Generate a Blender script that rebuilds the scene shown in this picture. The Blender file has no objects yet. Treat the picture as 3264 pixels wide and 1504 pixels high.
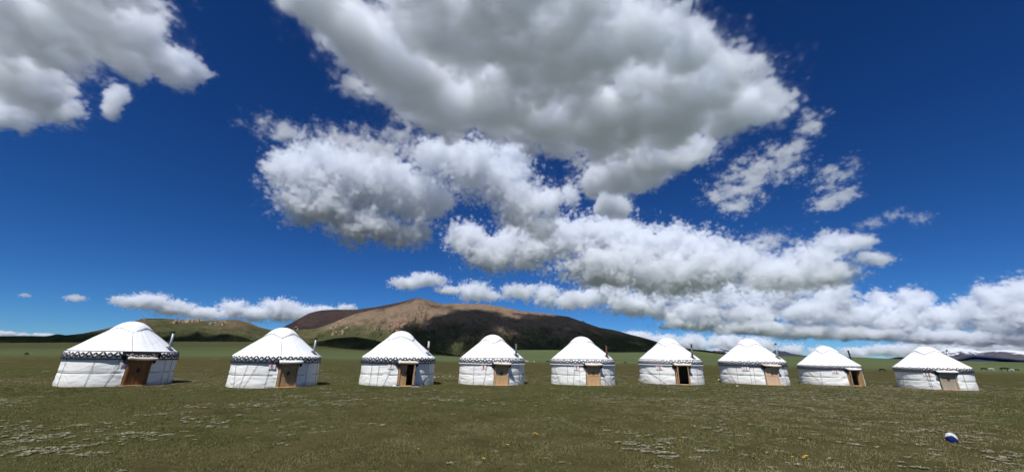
import bpy, math, random
import numpy as np
from mathutils import Vector, Matrix

# ------------------------------------------------------------------ camera, sky, sun
W, H = 3264.0, 1504.0                 # size of the photograph, for turning pixels into directions
HF = 106.0
FPX = (W / 2) / math.tan(math.radians(HF / 2))
CAMH = 1.8
SUN_EL, SUN_AZ = 57.0, 200.0          # azimuth clockwise from +Y, the way the camera looks
sc = bpy.context.scene
COL = sc.collection


def cam_axes(pitch, roll):
    p, r = math.radians(pitch), math.radians(roll)
    f = Vector((0, math.cos(p), math.sin(p)))
    r0 = Vector((1, 0, 0))
    u0 = r0.cross(f)
    return f, r0 * math.cos(r) + u0 * math.sin(r), -r0 * math.sin(r) + u0 * math.cos(r)


CF, CR, CU = cam_axes(17.5, 0.95)
cd = bpy.data.cameras.new('camera')
cam = bpy.data.objects.new('camera', cd)
COL.objects.link(cam)
cd.sensor_fit = 'HORIZONTAL'
cd.angle = math.radians(HF)
cd.clip_start, cd.clip_end = 0.1, 200000
m_ = Matrix((CR, CU, -CF)).transposed().to_4x4()
m_.translation = (0, 0, CAMH)
cam.matrix_world = m_
sc.camera = cam

world = bpy.data.worlds.new('World')
sc.world = world
world.use_nodes = True
nt = world.node_tree
nt.nodes.clear()
sky = nt.nodes.new('ShaderNodeTexSky')
sky.sky_type = 'NISHITA'
sky.sun_disc = False
sky.sun_elevation = math.radians(SUN_EL)
sky.sun_rotation = math.radians(SUN_AZ)
sky.altitude = 3000
sky.air_density = 1.0
sky.dust_density = 0.0
sky.ozone_density = 4.0
# the phone's deep blue: one tone curve per colour channel over the whole sky
sep = nt.nodes.new('ShaderNodeSeparateColor')
comb = nt.nodes.new('ShaderNodeCombineColor')
for i, (power, gain) in enumerate(((1.51, 0.226), (1.30, 0.548), (1.16, 1.02))):
    pw = nt.nodes.new('ShaderNodeMath')
    pw.operation = 'POWER'
    pw.inputs[1].default_value = power
    gn = nt.nodes.new('ShaderNodeMath')
    gn.operation = 'MULTIPLY'
    gn.inputs[1].default_value = gain
    nt.links.new(sep.outputs[i], pw.inputs[0])
    nt.links.new(pw.outputs[0], gn.inputs[0])
    nt.links.new(gn.outputs[0], comb.inputs[i])
bg = nt.nodes.new('ShaderNodeBackground')
bg.inputs[1].default_value = 0.06
wo = nt.nodes.new('ShaderNodeOutputWorld')
nt.links.new(sky.outputs[0], sep.inputs[0])
nt.links.new(comb.outputs[0], bg.inputs[0])
nt.links.new(bg.outputs[0], wo.inputs[0])

sd = bpy.data.lights.new('sun', 'SUN')
sd.energy = 5.0
sd.angle = math.radians(0.5)
sd.color = (1.0, 0.988, 0.97)
so = bpy.data.objects.new('sun', sd)
COL.objects.link(so)
_a, _e = math.radians(SUN_AZ), math.radians(SUN_EL)
SDIR = Vector((math.sin(_a) * math.cos(_e), math.cos(_a) * math.cos(_e), math.sin(_e)))
so.rotation_euler = SDIR.to_track_quat('Z', 'Y').to_euler()

sc.view_settings.view_transform = 'Standard'
sc.view_settings.look = 'None'
sc.view_settings.exposure = 0.0
sc.view_settings.gamma = 1.0
sc.view_settings.use_curve_mapping = False
cy = sc.cycles
cy.use_denoising = True
cy.use_adaptive_sampling = True
cy.adaptive_threshold = 0.03
cy.max_bounces = 12
cy.volume_bounces = 12
cy.volume_step_rate = 3.0
cy.volume_max_steps = 256
cy.diffuse_bounces = 3
cy.glossy_bounces = 2
cy.transparent_max_bounces = 12

# ------------------------------------------------------------------ helpers
rng = np.random.default_rng(7)
random.seed(7)


def ray(x, y):
    d = CF + CR * ((x - W / 2) / FPX) - CU * ((y - H / 2) / FPX)
    return d.normalized()


def azel(x, y):
    d = ray(x, y)
    return math.atan2(d.x, d.y), math.asin(d.z)


def ground_hit(x, y):
    """where a pixel's ray meets the ground surface"""
    d = ray(x, y)
    h = math.hypot(d.x, d.y)
    prev = 3.0
    for r in np.geomspace(3, 1300, 900):
        px, py = d.x / h * r, d.y / h * r
        if CAMH + d.z / h * r <= gz(px, py):
            return Vector((px, py, gz(px, py)))
        prev = r
    return Vector((d.x / h * prev, d.y / h * prev, gz(d.x / h * prev, d.y / h * prev)))


def _hash(ix, iy, seed):
    h = (ix.astype(np.int64) * 374761393 + iy.astype(np.int64) * 668265263 + seed * 1274126177) & 0xffffffff
    h = ((h ^ (h >> 13)) * 1274126177) & 0xffffffff
    return ((h ^ (h >> 16)) & 0xffffff) / float(0xffffff)


def vnoise(x, y, seed=0):
    x = np.asarray(x, float)
    y = np.asarray(y, float)
    ix, iy = np.floor(x), np.floor(y)
    fx, fy = x - ix, y - iy
    ux, uy = fx * fx * fx * (fx * (fx * 6 - 15) + 10), fy * fy * fy * (fy * (fy * 6 - 15) + 10)
    a, b = _hash(ix, iy, seed), _hash(ix + 1, iy, seed)
    c, d = _hash(ix, iy + 1, seed), _hash(ix + 1, iy + 1, seed)
    return (a * (1 - ux) + b * ux) * (1 - uy) + (c * (1 - ux) + d * ux) * uy


def fbm(x, y, octs=5, seed=0, gain=0.5):
    s, a, t, f = 0, 1.0, 0, 1.0
    for o in range(octs):
        s = s + a * vnoise(x * f + 13.7 * o, y * f - 7.3 * o, seed + o)
        t += a
        a *= gain
        f *= 2.03
    return s / t


def ridged(x, y, octs=5, seed=0, gain=0.5):
    s, a, t, f = 0, 1.0, 0, 1.0
    for o in range(octs):
        s = s + a * (1 - np.abs(2 * vnoise(x * f + 5.1 * o, y * f + 9.7 * o, seed + o) - 1))
        t += a
        a *= gain
        f *= 2.1
    return s / t


def sstep(a, b, x):
    t = np.clip((x - a) / (b - a), 0, 1)
    return t * t * (3 - 2 * t)


def mesh(name, verts, faces, smooth=False):
    me = bpy.data.meshes.new(name)
    verts = np.asarray(verts, dtype=np.float32).reshape(-1, 3)
    if isinstance(faces, np.ndarray):
        n, k = faces.shape
        me.vertices.add(len(verts))
        me.vertices.foreach_set('co', verts.ravel())
        me.loops.add(n * k)
        me.loops.foreach_set('vertex_index', faces.astype(np.int32).ravel())
        me.polygons.add(n)
        me.polygons.foreach_set('loop_start', np.arange(0, n * k, k, dtype=np.int32))
        me.polygons.foreach_set('loop_total', np.full(n, k, dtype=np.int32))
        me.update(calc_edges=True)
    else:
        me.from_pydata([tuple(map(float, v)) for v in verts], [], faces)
        me.update()
    if smooth:
        me.polygons.foreach_set('use_smooth', np.ones(len(me.polygons), dtype=bool))
    return me


def obj(name, me, mat=None, parent=None, loc=None, rot=None):
    o = bpy.data.objects.new(name, me)
    COL.objects.link(o)
    if mat is not None and me is not None and not me.materials:
        me.materials.append(mat)
    if parent is not None:
        o.parent = parent
    if loc is not None:
        o.location = loc
    if rot is not None:
        o.rotation_euler = rot
    return o


def tag(o, label, cat, group=None):
    o['label'] = label
    o['category'] = cat
    if group:
        o['group'] = group
    return o


def grid_faces(nu, nv, wrap=False):
    """quads of a grid whose vertex index is i * nv + j"""
    i = np.arange(nu if wrap else nu - 1)
    j = np.arange(nv - 1)
    I, J = np.meshgrid(i, j, indexing='ij')
    I2 = (I + 1) % nu
    return np.stack([I * nv + J, I2 * nv + J, I2 * nv + J + 1, I * nv + J + 1], -1).reshape(-1, 4)


class MB:
    """collects simple shapes into one mesh"""

    def __init__(s):
        s.v, s.f = [], []

    def add(s, v, f):
        b = len(s.v)
        s.v += [tuple(map(float, p)) for p in v]
        s.f += [tuple(b + i for i in q) for q in f]
        return s

    def box(s, x0, x1, y0, y1, z0, z1, bev=0.0):
        if bev <= 0:
            v = [(x, y, z) for z in (z0, z1) for y in (y0, y1) for x in (x0, x1)]
            return s.add(v, [(0, 2, 3, 1), (4, 5, 7, 6), (0, 1, 5, 4), (2, 6, 7, 3), (0, 4, 6, 2), (1, 3, 7, 5)])
        b = bev
        rings = []
        for z, k in ((z0, b), (z0 + b, 0), (z1 - b, 0), (z1, b)):
            X0, X1, Y0, Y1 = x0 + k, x1 - k, y0 + k, y1 - k
            c = b if k == 0 else b * 0.5
            rings.append([(X0 + c, Y0, z), (X1 - c, Y0, z), (X1, Y0 + c, z), (X1, Y1 - c, z),
                          (X1 - c, Y1, z), (X0 + c, Y1, z), (X0, Y1 - c, z), (X0, Y0 + c, z)])
        return s.loft(rings)

    def loft(s, rings, caps=True):
        n = len(rings[0])
        v = [p for r in rings for p in r]
        f = []
        for k in range(len(rings) - 1):
            for i in range(n):
                j = (i + 1) % n
                f.append((k * n + i, k * n + j, (k + 1) * n + j, (k + 1) * n + i))
        if caps:
            f.append(tuple(reversed(range(n))))
            f.append(tuple((len(rings) - 1) * n + i for i in range(n)))
        return s.add(v, f)

    def tube(s, pts, rad, n=8, caps=True):
        pts = [Vector(p) for p in pts]
        rads = rad if isinstance(rad, (list, tuple)) else [rad] * len(pts)
        rings = []
        for k, p in enumerate(pts):
            t = (pts[min(k + 1, len(pts) - 1)] - pts[max(k - 1, 0)]).normalized()
            up = Vector((0, 0, 1)) if abs(t.z) < 0.95 else Vector((1, 0, 0))
            a = t.cross(up).normalized()
            b = a.cross(t)
            rings.append([tuple(p + (a * math.cos(2 * math.pi * i / n) + b * math.sin(2 * math.pi * i / n)) * rads[k]) for i in range(n)])
        return s.loft(rings, caps)

    def mesh(s, name, smooth=False):
        return mesh(name, s.v, s.f, smooth)


# ------------------------------------------------------------------ materials
def new_mat(name):
    m = bpy.data.materials.new(name)
    m.use_nodes = True
    n = m.node_tree
    b = n.nodes['Principled BSDF']
    b.inputs['Specular IOR Level'].default_value = 0.2
    return m, n, b


def nnode(n, t, **kw):
    q = n.nodes.new(t)
    for k, v in kw.items():
        if k.startswith('i_'):
            q.inputs[k[2:].replace('_', ' ')].default_value = v
        else:
            setattr(q, k, v)
    return q


def noise_node(n, vec, scale, detail=4, rough=0.55, dist=0.0):
    q = nnode(n, 'ShaderNodeTexNoise')
    q.inputs['Scale'].default_value = scale
    q.inputs['Detail'].default_value = detail
    q.inputs['Roughness'].default_value = rough
    q.inputs['Distortion'].default_value = dist
    n.links.new(vec, q.inputs['Vector'])
    return q.outputs[0]


def ramp(n, fac, stops):
    r = nnode(n, 'ShaderNodeValToRGB')
    e = r.color_ramp.elements
    while len(e) < len(stops):
        e.new(0.5)
    for q, (p, c) in zip(e, stops):
        q.position = p
        q.color = tuple(c) + (1,) if len(c) == 3 else c
    n.links.new(fac, r.inputs[0])
    return r.outputs[0]


def mix(n, fac, a, b, kind='MIX'):
    q = nnode(n, 'ShaderNodeMix', data_type='RGBA', blend_type=kind)
    for s, v in ((q.inputs[0], fac), (q.inputs[6], a), (q.inputs[7], b)):
        if hasattr(v, 'links'):
            n.links.new(v, s)
        elif isinstance(v, tuple):
            s.default_value = v + (1,) if len(v) == 3 else v
        else:
            s.default_value = v
    return q.outputs[2]


def mathn(n, op, a, b=None, clamp=False):
    q = nnode(n, 'ShaderNodeMath', operation=op, use_clamp=clamp)
    for i, v in enumerate((a, b)):
        if v is None:
            continue
        if hasattr(v, 'links'):
            n.links.new(v, q.inputs[i])
        else:
            q.inputs[i].default_value = v
    return q.outputs[0]


def maprange(n, v, a, b, c=0.0, d=1.0):
    q = nnode(n, 'ShaderNodeMapRange')
    n.links.new(v, q.inputs[0])
    for i, k in enumerate((a, b, c, d)):
        q.inputs[1 + i].default_value = k
    return q.outputs[0]


def bump(n, b, height, strength, dist):
    q = nnode(n, 'ShaderNodeBump')
    q.inputs['Strength'].default_value = strength
    q.inputs['Distance'].default_value = dist
    n.links.new(height, q.inputs['Height'])
    n.links.new(q.outputs[0], b.inputs['Normal'])


def wpos(n):
    return nnode(n, 'ShaderNodeNewGeometry').outputs['Position']


def opos(n):
    return nnode(n, 'ShaderNodeTexCoord').outputs['Object']


def simple(name, col, rough=0.9, metal=0.0, var=0.12, scale=8.0, spec=0.2, bmp=0.0):
    m, n, b = new_mat(name)
    p = opos(n)
    f = noise_node(n, p, scale, 4)
    lo = tuple(c * (1 - var) for c in col)
    hi = tuple(min(1, c * (1 + var)) for c in col)
    n.links.new(ramp(n, f, [(0.3, lo), (0.7, hi)]), b.inputs['Base Color'])
    b.inputs['Roughness'].default_value = rough
    b.inputs['Metallic'].default_value = metal
    b.inputs['Specular IOR Level'].default_value = spec
    if bmp:
        bump(n, b, noise_node(n, p, scale * 5, 4), 0.4, bmp)
    return m


def ground_mat():
    m, n, b = new_mat('short_pasture')
    p = wpos(n)
    big = noise_node(n, p, 0.05, 4, 0.6)
    mid = noise_node(n, p, 0.6, 5, 0.65)
    fine = noise_node(n, p, 9.0, 5, 0.7)
    near = ramp(n, mid, [(0.30, (0.052, 0.045, 0.020)), (0.5, (0.092, 0.079, 0.034)), (0.72, (0.128, 0.110, 0.054))])
    near = mix(n, maprange(n, big, 0.40, 0.65), near, (0.074, 0.078, 0.027))
    near = mix(n, maprange(n, fine, 0.3, 0.75), mix(n, 0.5, near, (0.022, 0.020, 0.010)), near)
    pale = maprange(n, mathn(n, 'MULTIPLY', noise_node(n, p, 2.6, 4, 0.7), noise_node(n, p, 0.22, 3, 0.6)), 0.33, 0.375)
    near = mix(n, mathn(n, 'MULTIPLY', pale, 0.75), near, (0.20, 0.195, 0.125))
    # greener meadow on the rise beyond the camp
    q = nnode(n, 'ShaderNodeVectorMath', operation='LENGTH')
    n.links.new(p, q.inputs[0])
    d = mathn(n, 'ADD', q.outputs['Value'], mathn(n, 'MULTIPLY', mathn(n, 'SUBTRACT', big, 0.5), 60.0))
    sx = nnode(n, 'ShaderNodeSeparateXYZ')
    n.links.new(p, sx.inputs[0])
    fv = nnode(n, 'ShaderNodeVectorMath', operation='MULTIPLY')
    fv.inputs[1].default_value = (0.006, 0.016, 0.01)
    n.links.new(p, fv.inputs[0])
    fn = noise_node(n, fv.outputs[0], 1.0, 5, 0.6)
    far = ramp(n, fn, [(0.3, (0.070, 0.082, 0.036)), (0.5, (0.088, 0.110, 0.050)), (0.7, (0.112, 0.122, 0.062))])
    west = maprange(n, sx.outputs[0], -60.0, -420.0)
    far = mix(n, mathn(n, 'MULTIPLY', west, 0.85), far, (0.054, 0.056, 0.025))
    col = mix(n, maprange(n, d, 125.0, 185.0), near, far)
    n.links.new(col, b.inputs['Base Color'])
    b.inputs['Roughness'].default_value = 1.0
    b.inputs['Specular IOR Level'].default_value = 0.0
    bump(n, b, mathn(n, 'ADD', fine, mathn(n, 'MULTIPLY', mid, 2.0)), 0.7, 0.06)
    return m


def hill_mat(name, tan, green, dark, zmid, zspan, scale=1.0, gully=0.35):
    m, n, b = new_mat(name)
    p = wpos(n)
    sx = nnode(n, 'ShaderNodeSeparateXYZ')
    n.links.new(p, sx.inputs[0])
    big = noise_node(n, p, 0.0030 * scale, 6, 0.6)
    mid = noise_node(n, p, 0.016 * scale, 6, 0.65)
    fine = noise_node(n, p, 0.07 * scale, 5, 0.7)
    h = mathn(n, 'DIVIDE', mathn(n, 'SUBTRACT', sx.outputs[2], zmid), zspan)
    f = mathn(n, 'ADD', mathn(n, 'ADD', h, mathn(n, 'MULTIPLY', mathn(n, 'SUBTRACT', big, 0.5), 3.6)),
              mathn(n, 'MULTIPLY', mathn(n, 'SUBTRACT', mid, 0.5), 1.6))
    col = ramp(n, maprange(n, f, -1.0, 1.0), [(0.25, green), (0.55, tuple((a + c) / 2 for a, c in zip(tan, green))), (0.8, tan)])
    col = mix(n, mathn(n, 'MULTIPLY', maprange(n, mid, 0.52, 0.36), gully), col, dark)
    col = mix(n, mathn(n, 'MULTIPLY', maprange(n, fine, 0.58, 0.34), 0.32), col, dark)
    pale = mathn(n, 'MULTIPLY', maprange(n, noise_node(n, p, 0.035 * scale, 3, 0.7), 0.66, 0.72), 0.5)
    col = mix(n, pale, col, tuple(min(1, c * 1.7) for c in tan))
    n.links.new(col, b.inputs['Base Color'])
    b.inputs['Roughness'].default_value = 1.0
    b.inputs['Specular IOR Level'].default_value = 0.0
    bump(n, b, mathn(n, 'ADD', fine, mathn(n, 'MULTIPLY', mid, 3.0)), 0.9, 14.0 / scale)
    return m


def snow_mat(name, rock, snow, z0, z1, scale):
    m, n, b = new_mat(name)
    p = wpos(n)
    sx = nnode(n, 'ShaderNodeSeparateXYZ')
    n.links.new(p, sx.inputs[0])
    f = noise_node(n, p, scale, 6, 0.68)
    h = maprange(n, sx.outputs[2], z0, z1)
    k = mathn(n, 'ADD', mathn(n, 'MULTIPLY', h, 0.9), mathn(n, 'MULTIPLY', mathn(n, 'SUBTRACT', f, 0.5), 2.6))
    s = maprange(n, k, 0.42, 0.62)
    n.links.new(mix(n, s, rock, snow), b.inputs['Base Color'])
    b.inputs['Roughness'].default_value = 0.9
    return m


def canvas_mat(name, col, dirt=0.25, scale=1.0):
    m, n, b = new_mat(name)
    p = opos(n)
    f = noise_node(n, p, 1.6 * scale, 5, 0.6)
    c = ramp(n, f, [(0.3, tuple(v * 0.93 for v in col)), (0.7, col)])
    sx = nnode(n, 'ShaderNodeSeparateXYZ')
    n.links.new(p, sx.inputs[0])
    splash = maprange(n, mathn(n, 'ADD', sx.outputs[2], mathn(n, 'MULTIPLY', f, -0.5)), 0.05, -0.22)
    c = mix(n, mathn(n, 'MULTIPLY', splash, dirt), c, (0.30, 0.26, 0.19))
    n.links.new(c, b.inputs['Base Color'])
    b.inputs['Roughness'].default_value = 0.85
    v = nnode(n, 'ShaderNodeVectorMath', operation='MULTIPLY')
    v.inputs[1].default_value = (3.0, 3.0, 9.0)
    n.links.new(p, v.inputs[0])
    bump(n, b, noise_node(n, v.outputs[0], 1.2, 4, 0.6, 0.8), 0.35, 0.05)
    return m


def wood_mat(name, a, c):
    m, n, b = new_mat(name)
    v = nnode(n, 'ShaderNodeVectorMath', operation='MULTIPLY')
    v.inputs[1].default_value = (22.0, 22.0, 2.0)
    n.links.new(opos(n), v.inputs[0])
    f = noise_node(n, v.outputs[0], 1.0, 5, 0.6, 0.6)
    n.links.new(ramp(n, f, [(0.3, a), (0.7, c)]), b.inputs['Base Color'])
    b.inputs['Roughness'].default_value = 0.6
    bump(n, b, f, 0.3, 0.01)
    return m


M = {}
M['roof'] = canvas_mat('white_roof_canvas', (0.84, 0.845, 0.85), 0.0)
M['wall'] = canvas_mat('white_wall_canvas', (0.87, 0.85, 0.79), 0.5)
M['felt'] = simple('cream_felt', (0.72, 0.62, 0.50), 1.0, scale=14, bmp=0.02)
M['white_felt'] = simple('white_felt', (0.80, 0.79, 0.76), 1.0, scale=14)
M['black'] = simple('black_felt', (0.016, 0.015, 0.018), 1.0)
M['grey'] = simple('faded_grey_felt', (0.045, 0.045, 0.055), 1.0)
M['strap'] = simple('dark_strap', (0.16, 0.16, 0.15), 1.0)
M['tie'] = simple('pale_cord', (0.30, 0.29, 0.26), 1.0)
M['cord'] = simple('faded_cord', (0.34, 0.33, 0.30), 1.0)
M['hem'] = simple('grey_hem_cord', (0.19, 0.19, 0.17), 1.0)
M['red'] = simple('red_paint', (0.50, 0.035, 0.035), 0.7)
M['patch'] = simple('white_paint_patch', (0.82, 0.78, 0.72), 0.8)
M['door_brown'] = wood_mat('brown_varnished_wood', (0.20, 0.085, 0.028), (0.34, 0.16, 0.055))
M['door_tan'] = wood_mat('tan_wood', (0.36, 0.21, 0.095), (0.52, 0.33, 0.17))
M['door_pine'] = wood_mat('pale_pine_wood', (0.46, 0.28, 0.13), (0.64, 0.43, 0.23))
M['door_pink'] = wood_mat('pale_pink_wood', (0.55, 0.37, 0.23), (0.68, 0.50, 0.34))
M['door_grey'] = wood_mat('weathered_grey_wood', (0.28, 0.22, 0.16), (0.46, 0.38, 0.29))
M['zinc'] = simple('galvanised_steel', (0.30, 0.32, 0.33), 0.5, 0.6, 0.25, 5)
M['pipe_dark'] = simple('sooty_steel', (0.10, 0.11, 0.10), 0.6, 0.4, 0.35, 6)
M['pipe_rust'] = simple('rusty_steel', (0.11, 0.045, 0.028), 0.85, 0.2, 0.5, 6)
M['pipe_white'] = simple('white_enamel_steel', (0.42, 0.42, 0.41), 0.5, 0.1, 0.15, 6)
M['soot'] = simple('black_soot', (0.012, 0.012, 0.013), 0.9)

# ------------------------------------------------------------------ the ground sheet
FIELD = [(0, 1092), (600, 1088), (860, 1088), (1001, 1102), (1173, 1117), (1355, 1130), (1466, 1136), (1560, 1124),
         (1658, 1114), (1800, 1115), (1950, 1122), (2100, 1122), (2211, 1117), (2319, 1130), (2545, 1135), (2726, 1137),
         (2849, 1143), (3080, 1150), (3264, 1154)]
_f = [azel(*q) for q in FIELD]
F_AZ = np.array([-math.pi, -1.6] + [q[0] for q in _f] + [1.6, math.pi])
F_EL = np.array([0.008, 0.009] + [q[1] for q in _f] + [0.006, 0.008])
R_CREST = 1200.0


def gz(x, y):
    r = np.hypot(x, y)
    a = np.arctan2(x, y)
    hc = np.tan(np.interp(a, F_AZ, F_EL)) * R_CREST + CAMH
    t = np.clip((r - 110.0) / (R_CREST - 110.0), 0, 1)
    rise = hc * (0.35 * t + 0.65 * t ** 1.7)
    rise = np.where(r > R_CREST, hc - np.minimum((r - R_CREST) * 0.02, hc + 12.0), rise)
    und = (fbm(x * 0.02, y * 0.02, 3, 11) - 0.5) * 3.0 * sstep(60, 400, r) * sstep(1500, 900, r)
    small = (fbm(x * 0.35, y * 0.35, 3, 5) - 0.5) * 0.10 * sstep(200, 20, r)
    z = rise + und * 0.6 + small
    return float(z) if np.ndim(z) == 0 else z


front = np.radians(np.linspace(-62, 62, 373))
rest = np.radians(np.linspace(62, 298, 80))[1:-1]
az_ = np.concatenate([front, rest])
rr = np.concatenate([[0.02], np.linspace(1.0, 60, 100), np.geomspace(61.5, 1600, 120), np.geomspace(1700, 90000, 24)])
A_, R_ = np.meshgrid(az_, rr, indexing='ij')
X_, Y_ = R_ * np.sin(A_), R_ * np.cos(A_)
Z_ = gz(X_, Y_)
g = obj('ground', mesh('ground', np.stack([X_, Y_, Z_], -1).reshape(-1, 3), grid_faces(len(az_), len(rr), True)[:, ::-1], True), ground_mat())
g['kind'] = 'structure'


# ------------------------------------------------------------------ hills and mountains
def ridge(name, crest, r_crest, r_front, mat, back=0.7, zbase=-14.0, amp=30.0, lam=260.0, seed=1, n_az=420, n_r=90, prof=1.35, ext=0.03, crest_amp=0.05, stretch=2.2):
    p = sorted(azel(*q) for q in crest)
    a = np.array([q[0] for q in p])
    e = np.array([q[1] for q in p])
    A = np.linspace(a[0] - ext, a[-1] + ext, n_az)
    E = np.interp(A, a, e)
    low = math.atan2(zbase - CAMH, r_crest)
    E = np.where(A < a[0], low + (e[0] - low) * sstep(a[0] - ext, a[0], A), E)
    E = np.where(A > a[-1], low + (e[-1] - low) * sstep(a[-1] + ext, a[-1], A), E)
    k = np.ones(5) / 5
    E = np.convolve(np.pad(E, 2, mode='edge'), k, 'valid') * 0.6 + E * 0.4
    rc = r_crest * (1 + 0.05 * (fbm(A * 6, A * 0, 3, seed + 40) - 0.5))
    hc = np.tan(E) * rc + CAMH
    t = np.concatenate([np.linspace(0, 1, n_r), 1 + np.linspace(0, 1, n_r // 3)[1:]])
    AA, T = np.meshgrid(A, t, indexing='ij')
    RC = rc[:, None]
    HC = hc[:, None]
    RR = np.where(T <= 1, r_front + (RC - r_front) * T, RC + (RC - r_front) * back * (T - 1))
    P = np.where(T <= 1, 0.25 * np.clip(T, 0, 1) + 0.75 * np.clip(T, 0, 1) ** prof, 1 - sstep(0, 1, T - 1))
    X, Y = RR * np.sin(AA), RR * np.cos(AA)
    tang = AA * r_crest
    wx = (fbm(X / lam * 0.5, Y / lam * 0.5, 3, seed + 9) - 0.5) * 1.6
    n1 = ridged(tang / lam + wx, RR / (lam * stretch) + wx, 6, seed) - 0.55
    n3 = ridged(tang / (lam * 0.30) + wx * 2.2, RR / (lam * stretch * 0.55) + wx, 4, seed + 60) - 0.55
    n2 = fbm(X / lam * 2.5, Y / lam * 2.5, 5, seed + 20) - 0.5
    env = np.where(T <= 1, np.sin(np.pi * np.clip(T, 0, 1) ** 0.8), np.sin(np.pi * np.clip(T - 1, 0, 1)))
    rel = np.clip((HC - zbase) / max(1.0, float(np.max(hc)) - zbase), 0, 1)
    Z = zbase + (HC - zbase) * P + amp * rel * (env * 1.0 + crest_amp) * (n1 * 1.5 + n2 * 0.6 + n3 * 0.42)
    o = obj(name, mesh(name, np.stack([X, Y, Z], -1).reshape(-1, 3), grid_faces(len(A), len(t))[:, ::-1], True), mat)
    o['kind'] = 'structure'
    return o, A, hc, rc


MESA = [(0, 1071), (64, 1070), (149, 1071), (184, 1064), (209, 1068), (265, 1062), (329, 1049), (390, 1034), (427, 1024),
        (453, 1015), (512, 1014), (576, 1018), (662, 1022), (751, 1018), (790, 1027), (824, 1041), (867, 1052), (910, 1066), (960, 1084)]
MAIN = [(867, 1062), (918, 1052), (960, 1050), (1000, 1048), (1040, 1036), (1090, 1016), (1130, 1000), (1180, 990), (1240, 978),
        (1290, 965), (1330, 949), (1355, 955), (1410, 968), (1461, 967), (1552, 970), (1607, 979), (1658, 991), (1734, 998),
        (1809, 1008), (1860, 1026), (1910, 1043), (1961, 1052), (2011, 1066), (2062, 1079), (2102, 1091), (2160, 1106), (2211, 1113), (2255, 1116), (2320, 1126)]
BACK = [(840, 1066), (867, 1052), (900, 1043), (935, 1025), (966, 1008), (982, 999), (1001, 993), (1025, 988), (1062, 986), (1133, 987), (1203, 977), (1279, 962), (1325, 950), (1400, 975), (1500, 985)]
FOOT = [(960, 1104), (986, 1094), (1017, 1087), (1077, 1076), (1133, 1073), (1178, 1080), (1204, 1086), (1254, 1092), (1330, 1108), (1405, 1120), (1466, 1134)]
TAN, GRN, DRK = (0.245, 0.174, 0.120), (0.078, 0.086, 0.036), (0.055, 0.046, 0.032)
m_main = hill_mat('dry_mountain_slope', TAN, GRN, DRK, 235.0, 170.0)
m_mesa = hill_mat('grassy_hill_slope', (0.17, 0.125, 0.08), (0.072, 0.082, 0.034), (0.045, 0.042, 0.026), 170.0, 120.0, 1.4)
m_back = hill_mat('painted_shade_scree_slope', (0.066, 0.046, 0.043), (0.036, 0.027, 0.027), (0.022, 0.017, 0.018), 300.0, 200.0)  # scree colours darkened to carry the cloud shadow lying on the back ridge
m_foot = hill_mat('grassy_foothill_slope', (0.075, 0.072, 0.036), (0.048, 0.054, 0.024), (0.03, 0.032, 0.016), 150.0, 90.0, 1.6)
ridge('mountain', MAIN, 4500, 2950, m_main, amp=125, lam=360, seed=3, n_az=760, n_r=170, prof=1.25)
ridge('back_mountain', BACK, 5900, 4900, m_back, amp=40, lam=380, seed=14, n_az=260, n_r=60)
ridge('mesa_hill', MESA, 3300, 2000, m_mesa, amp=38, lam=300, seed=8, n_az=420, n_r=100, prof=1.2)
ridge('foothill', FOOT, 2550, 1900, m_foot, amp=18, lam=220, seed=22, n_az=260, n_r=60, prof=0.9)
SNOW1 = [(2940, 1130), (2975, 1122), (3004, 1114), (3031, 1111), (3058, 1110), (3084, 1112), (3111, 1118), (3121, 1121), (3150, 1118), (3181, 1115), (3217, 1116), (3264, 1120), (3330, 1112), (3400, 1125), (3500, 1135)]
RNG1 = [(2840, 1141), (2856, 1138), (2880, 1137), (2960, 1141), (3050, 1141), (3072, 1136), (3093, 1130), (3111, 1129), (3146, 1132), (3181, 1138), (3217, 1142), (3264, 1147), (3350, 1140), (3450, 1150)]
PK1 = [(2240, 1119), (2253, 1116), (2289, 1106), (2301, 1109), (2314, 1112), (2334, 1117), (2370, 1121), (2440, 1124), (2456, 1120), (2476, 1113), (2491, 1115), (2520, 1125), (2554, 1131), (2600, 1136)]
m_snow = snow_mat('snowy_rock', (0.075, 0.07, 0.085), (0.62, 0.64, 0.69), 220.0, 690.0, 0.0013)
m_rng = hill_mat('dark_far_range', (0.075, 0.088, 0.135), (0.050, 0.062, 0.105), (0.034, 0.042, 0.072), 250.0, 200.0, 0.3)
m_pk = snow_mat('dusted_rock', (0.040, 0.042, 0.060), (0.45, 0.48, 0.56), 200.0, 560.0, 0.0018)
ridge('snow_mountain', SNOW1, 26000, 21000, m_snow, amp=420, lam=2200, seed=31, n_az=260, n_r=60)
ridge('dark_range', RNG1, 17000, 13500, m_rng, amp=120, lam=1500, seed=37, n_az=220, n_r=50)
ridge('dusted_peaks', PK1, 19000, 15500, m_pk, amp=240, lam=1300, seed=41, n_az=240, n_r=50)

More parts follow.
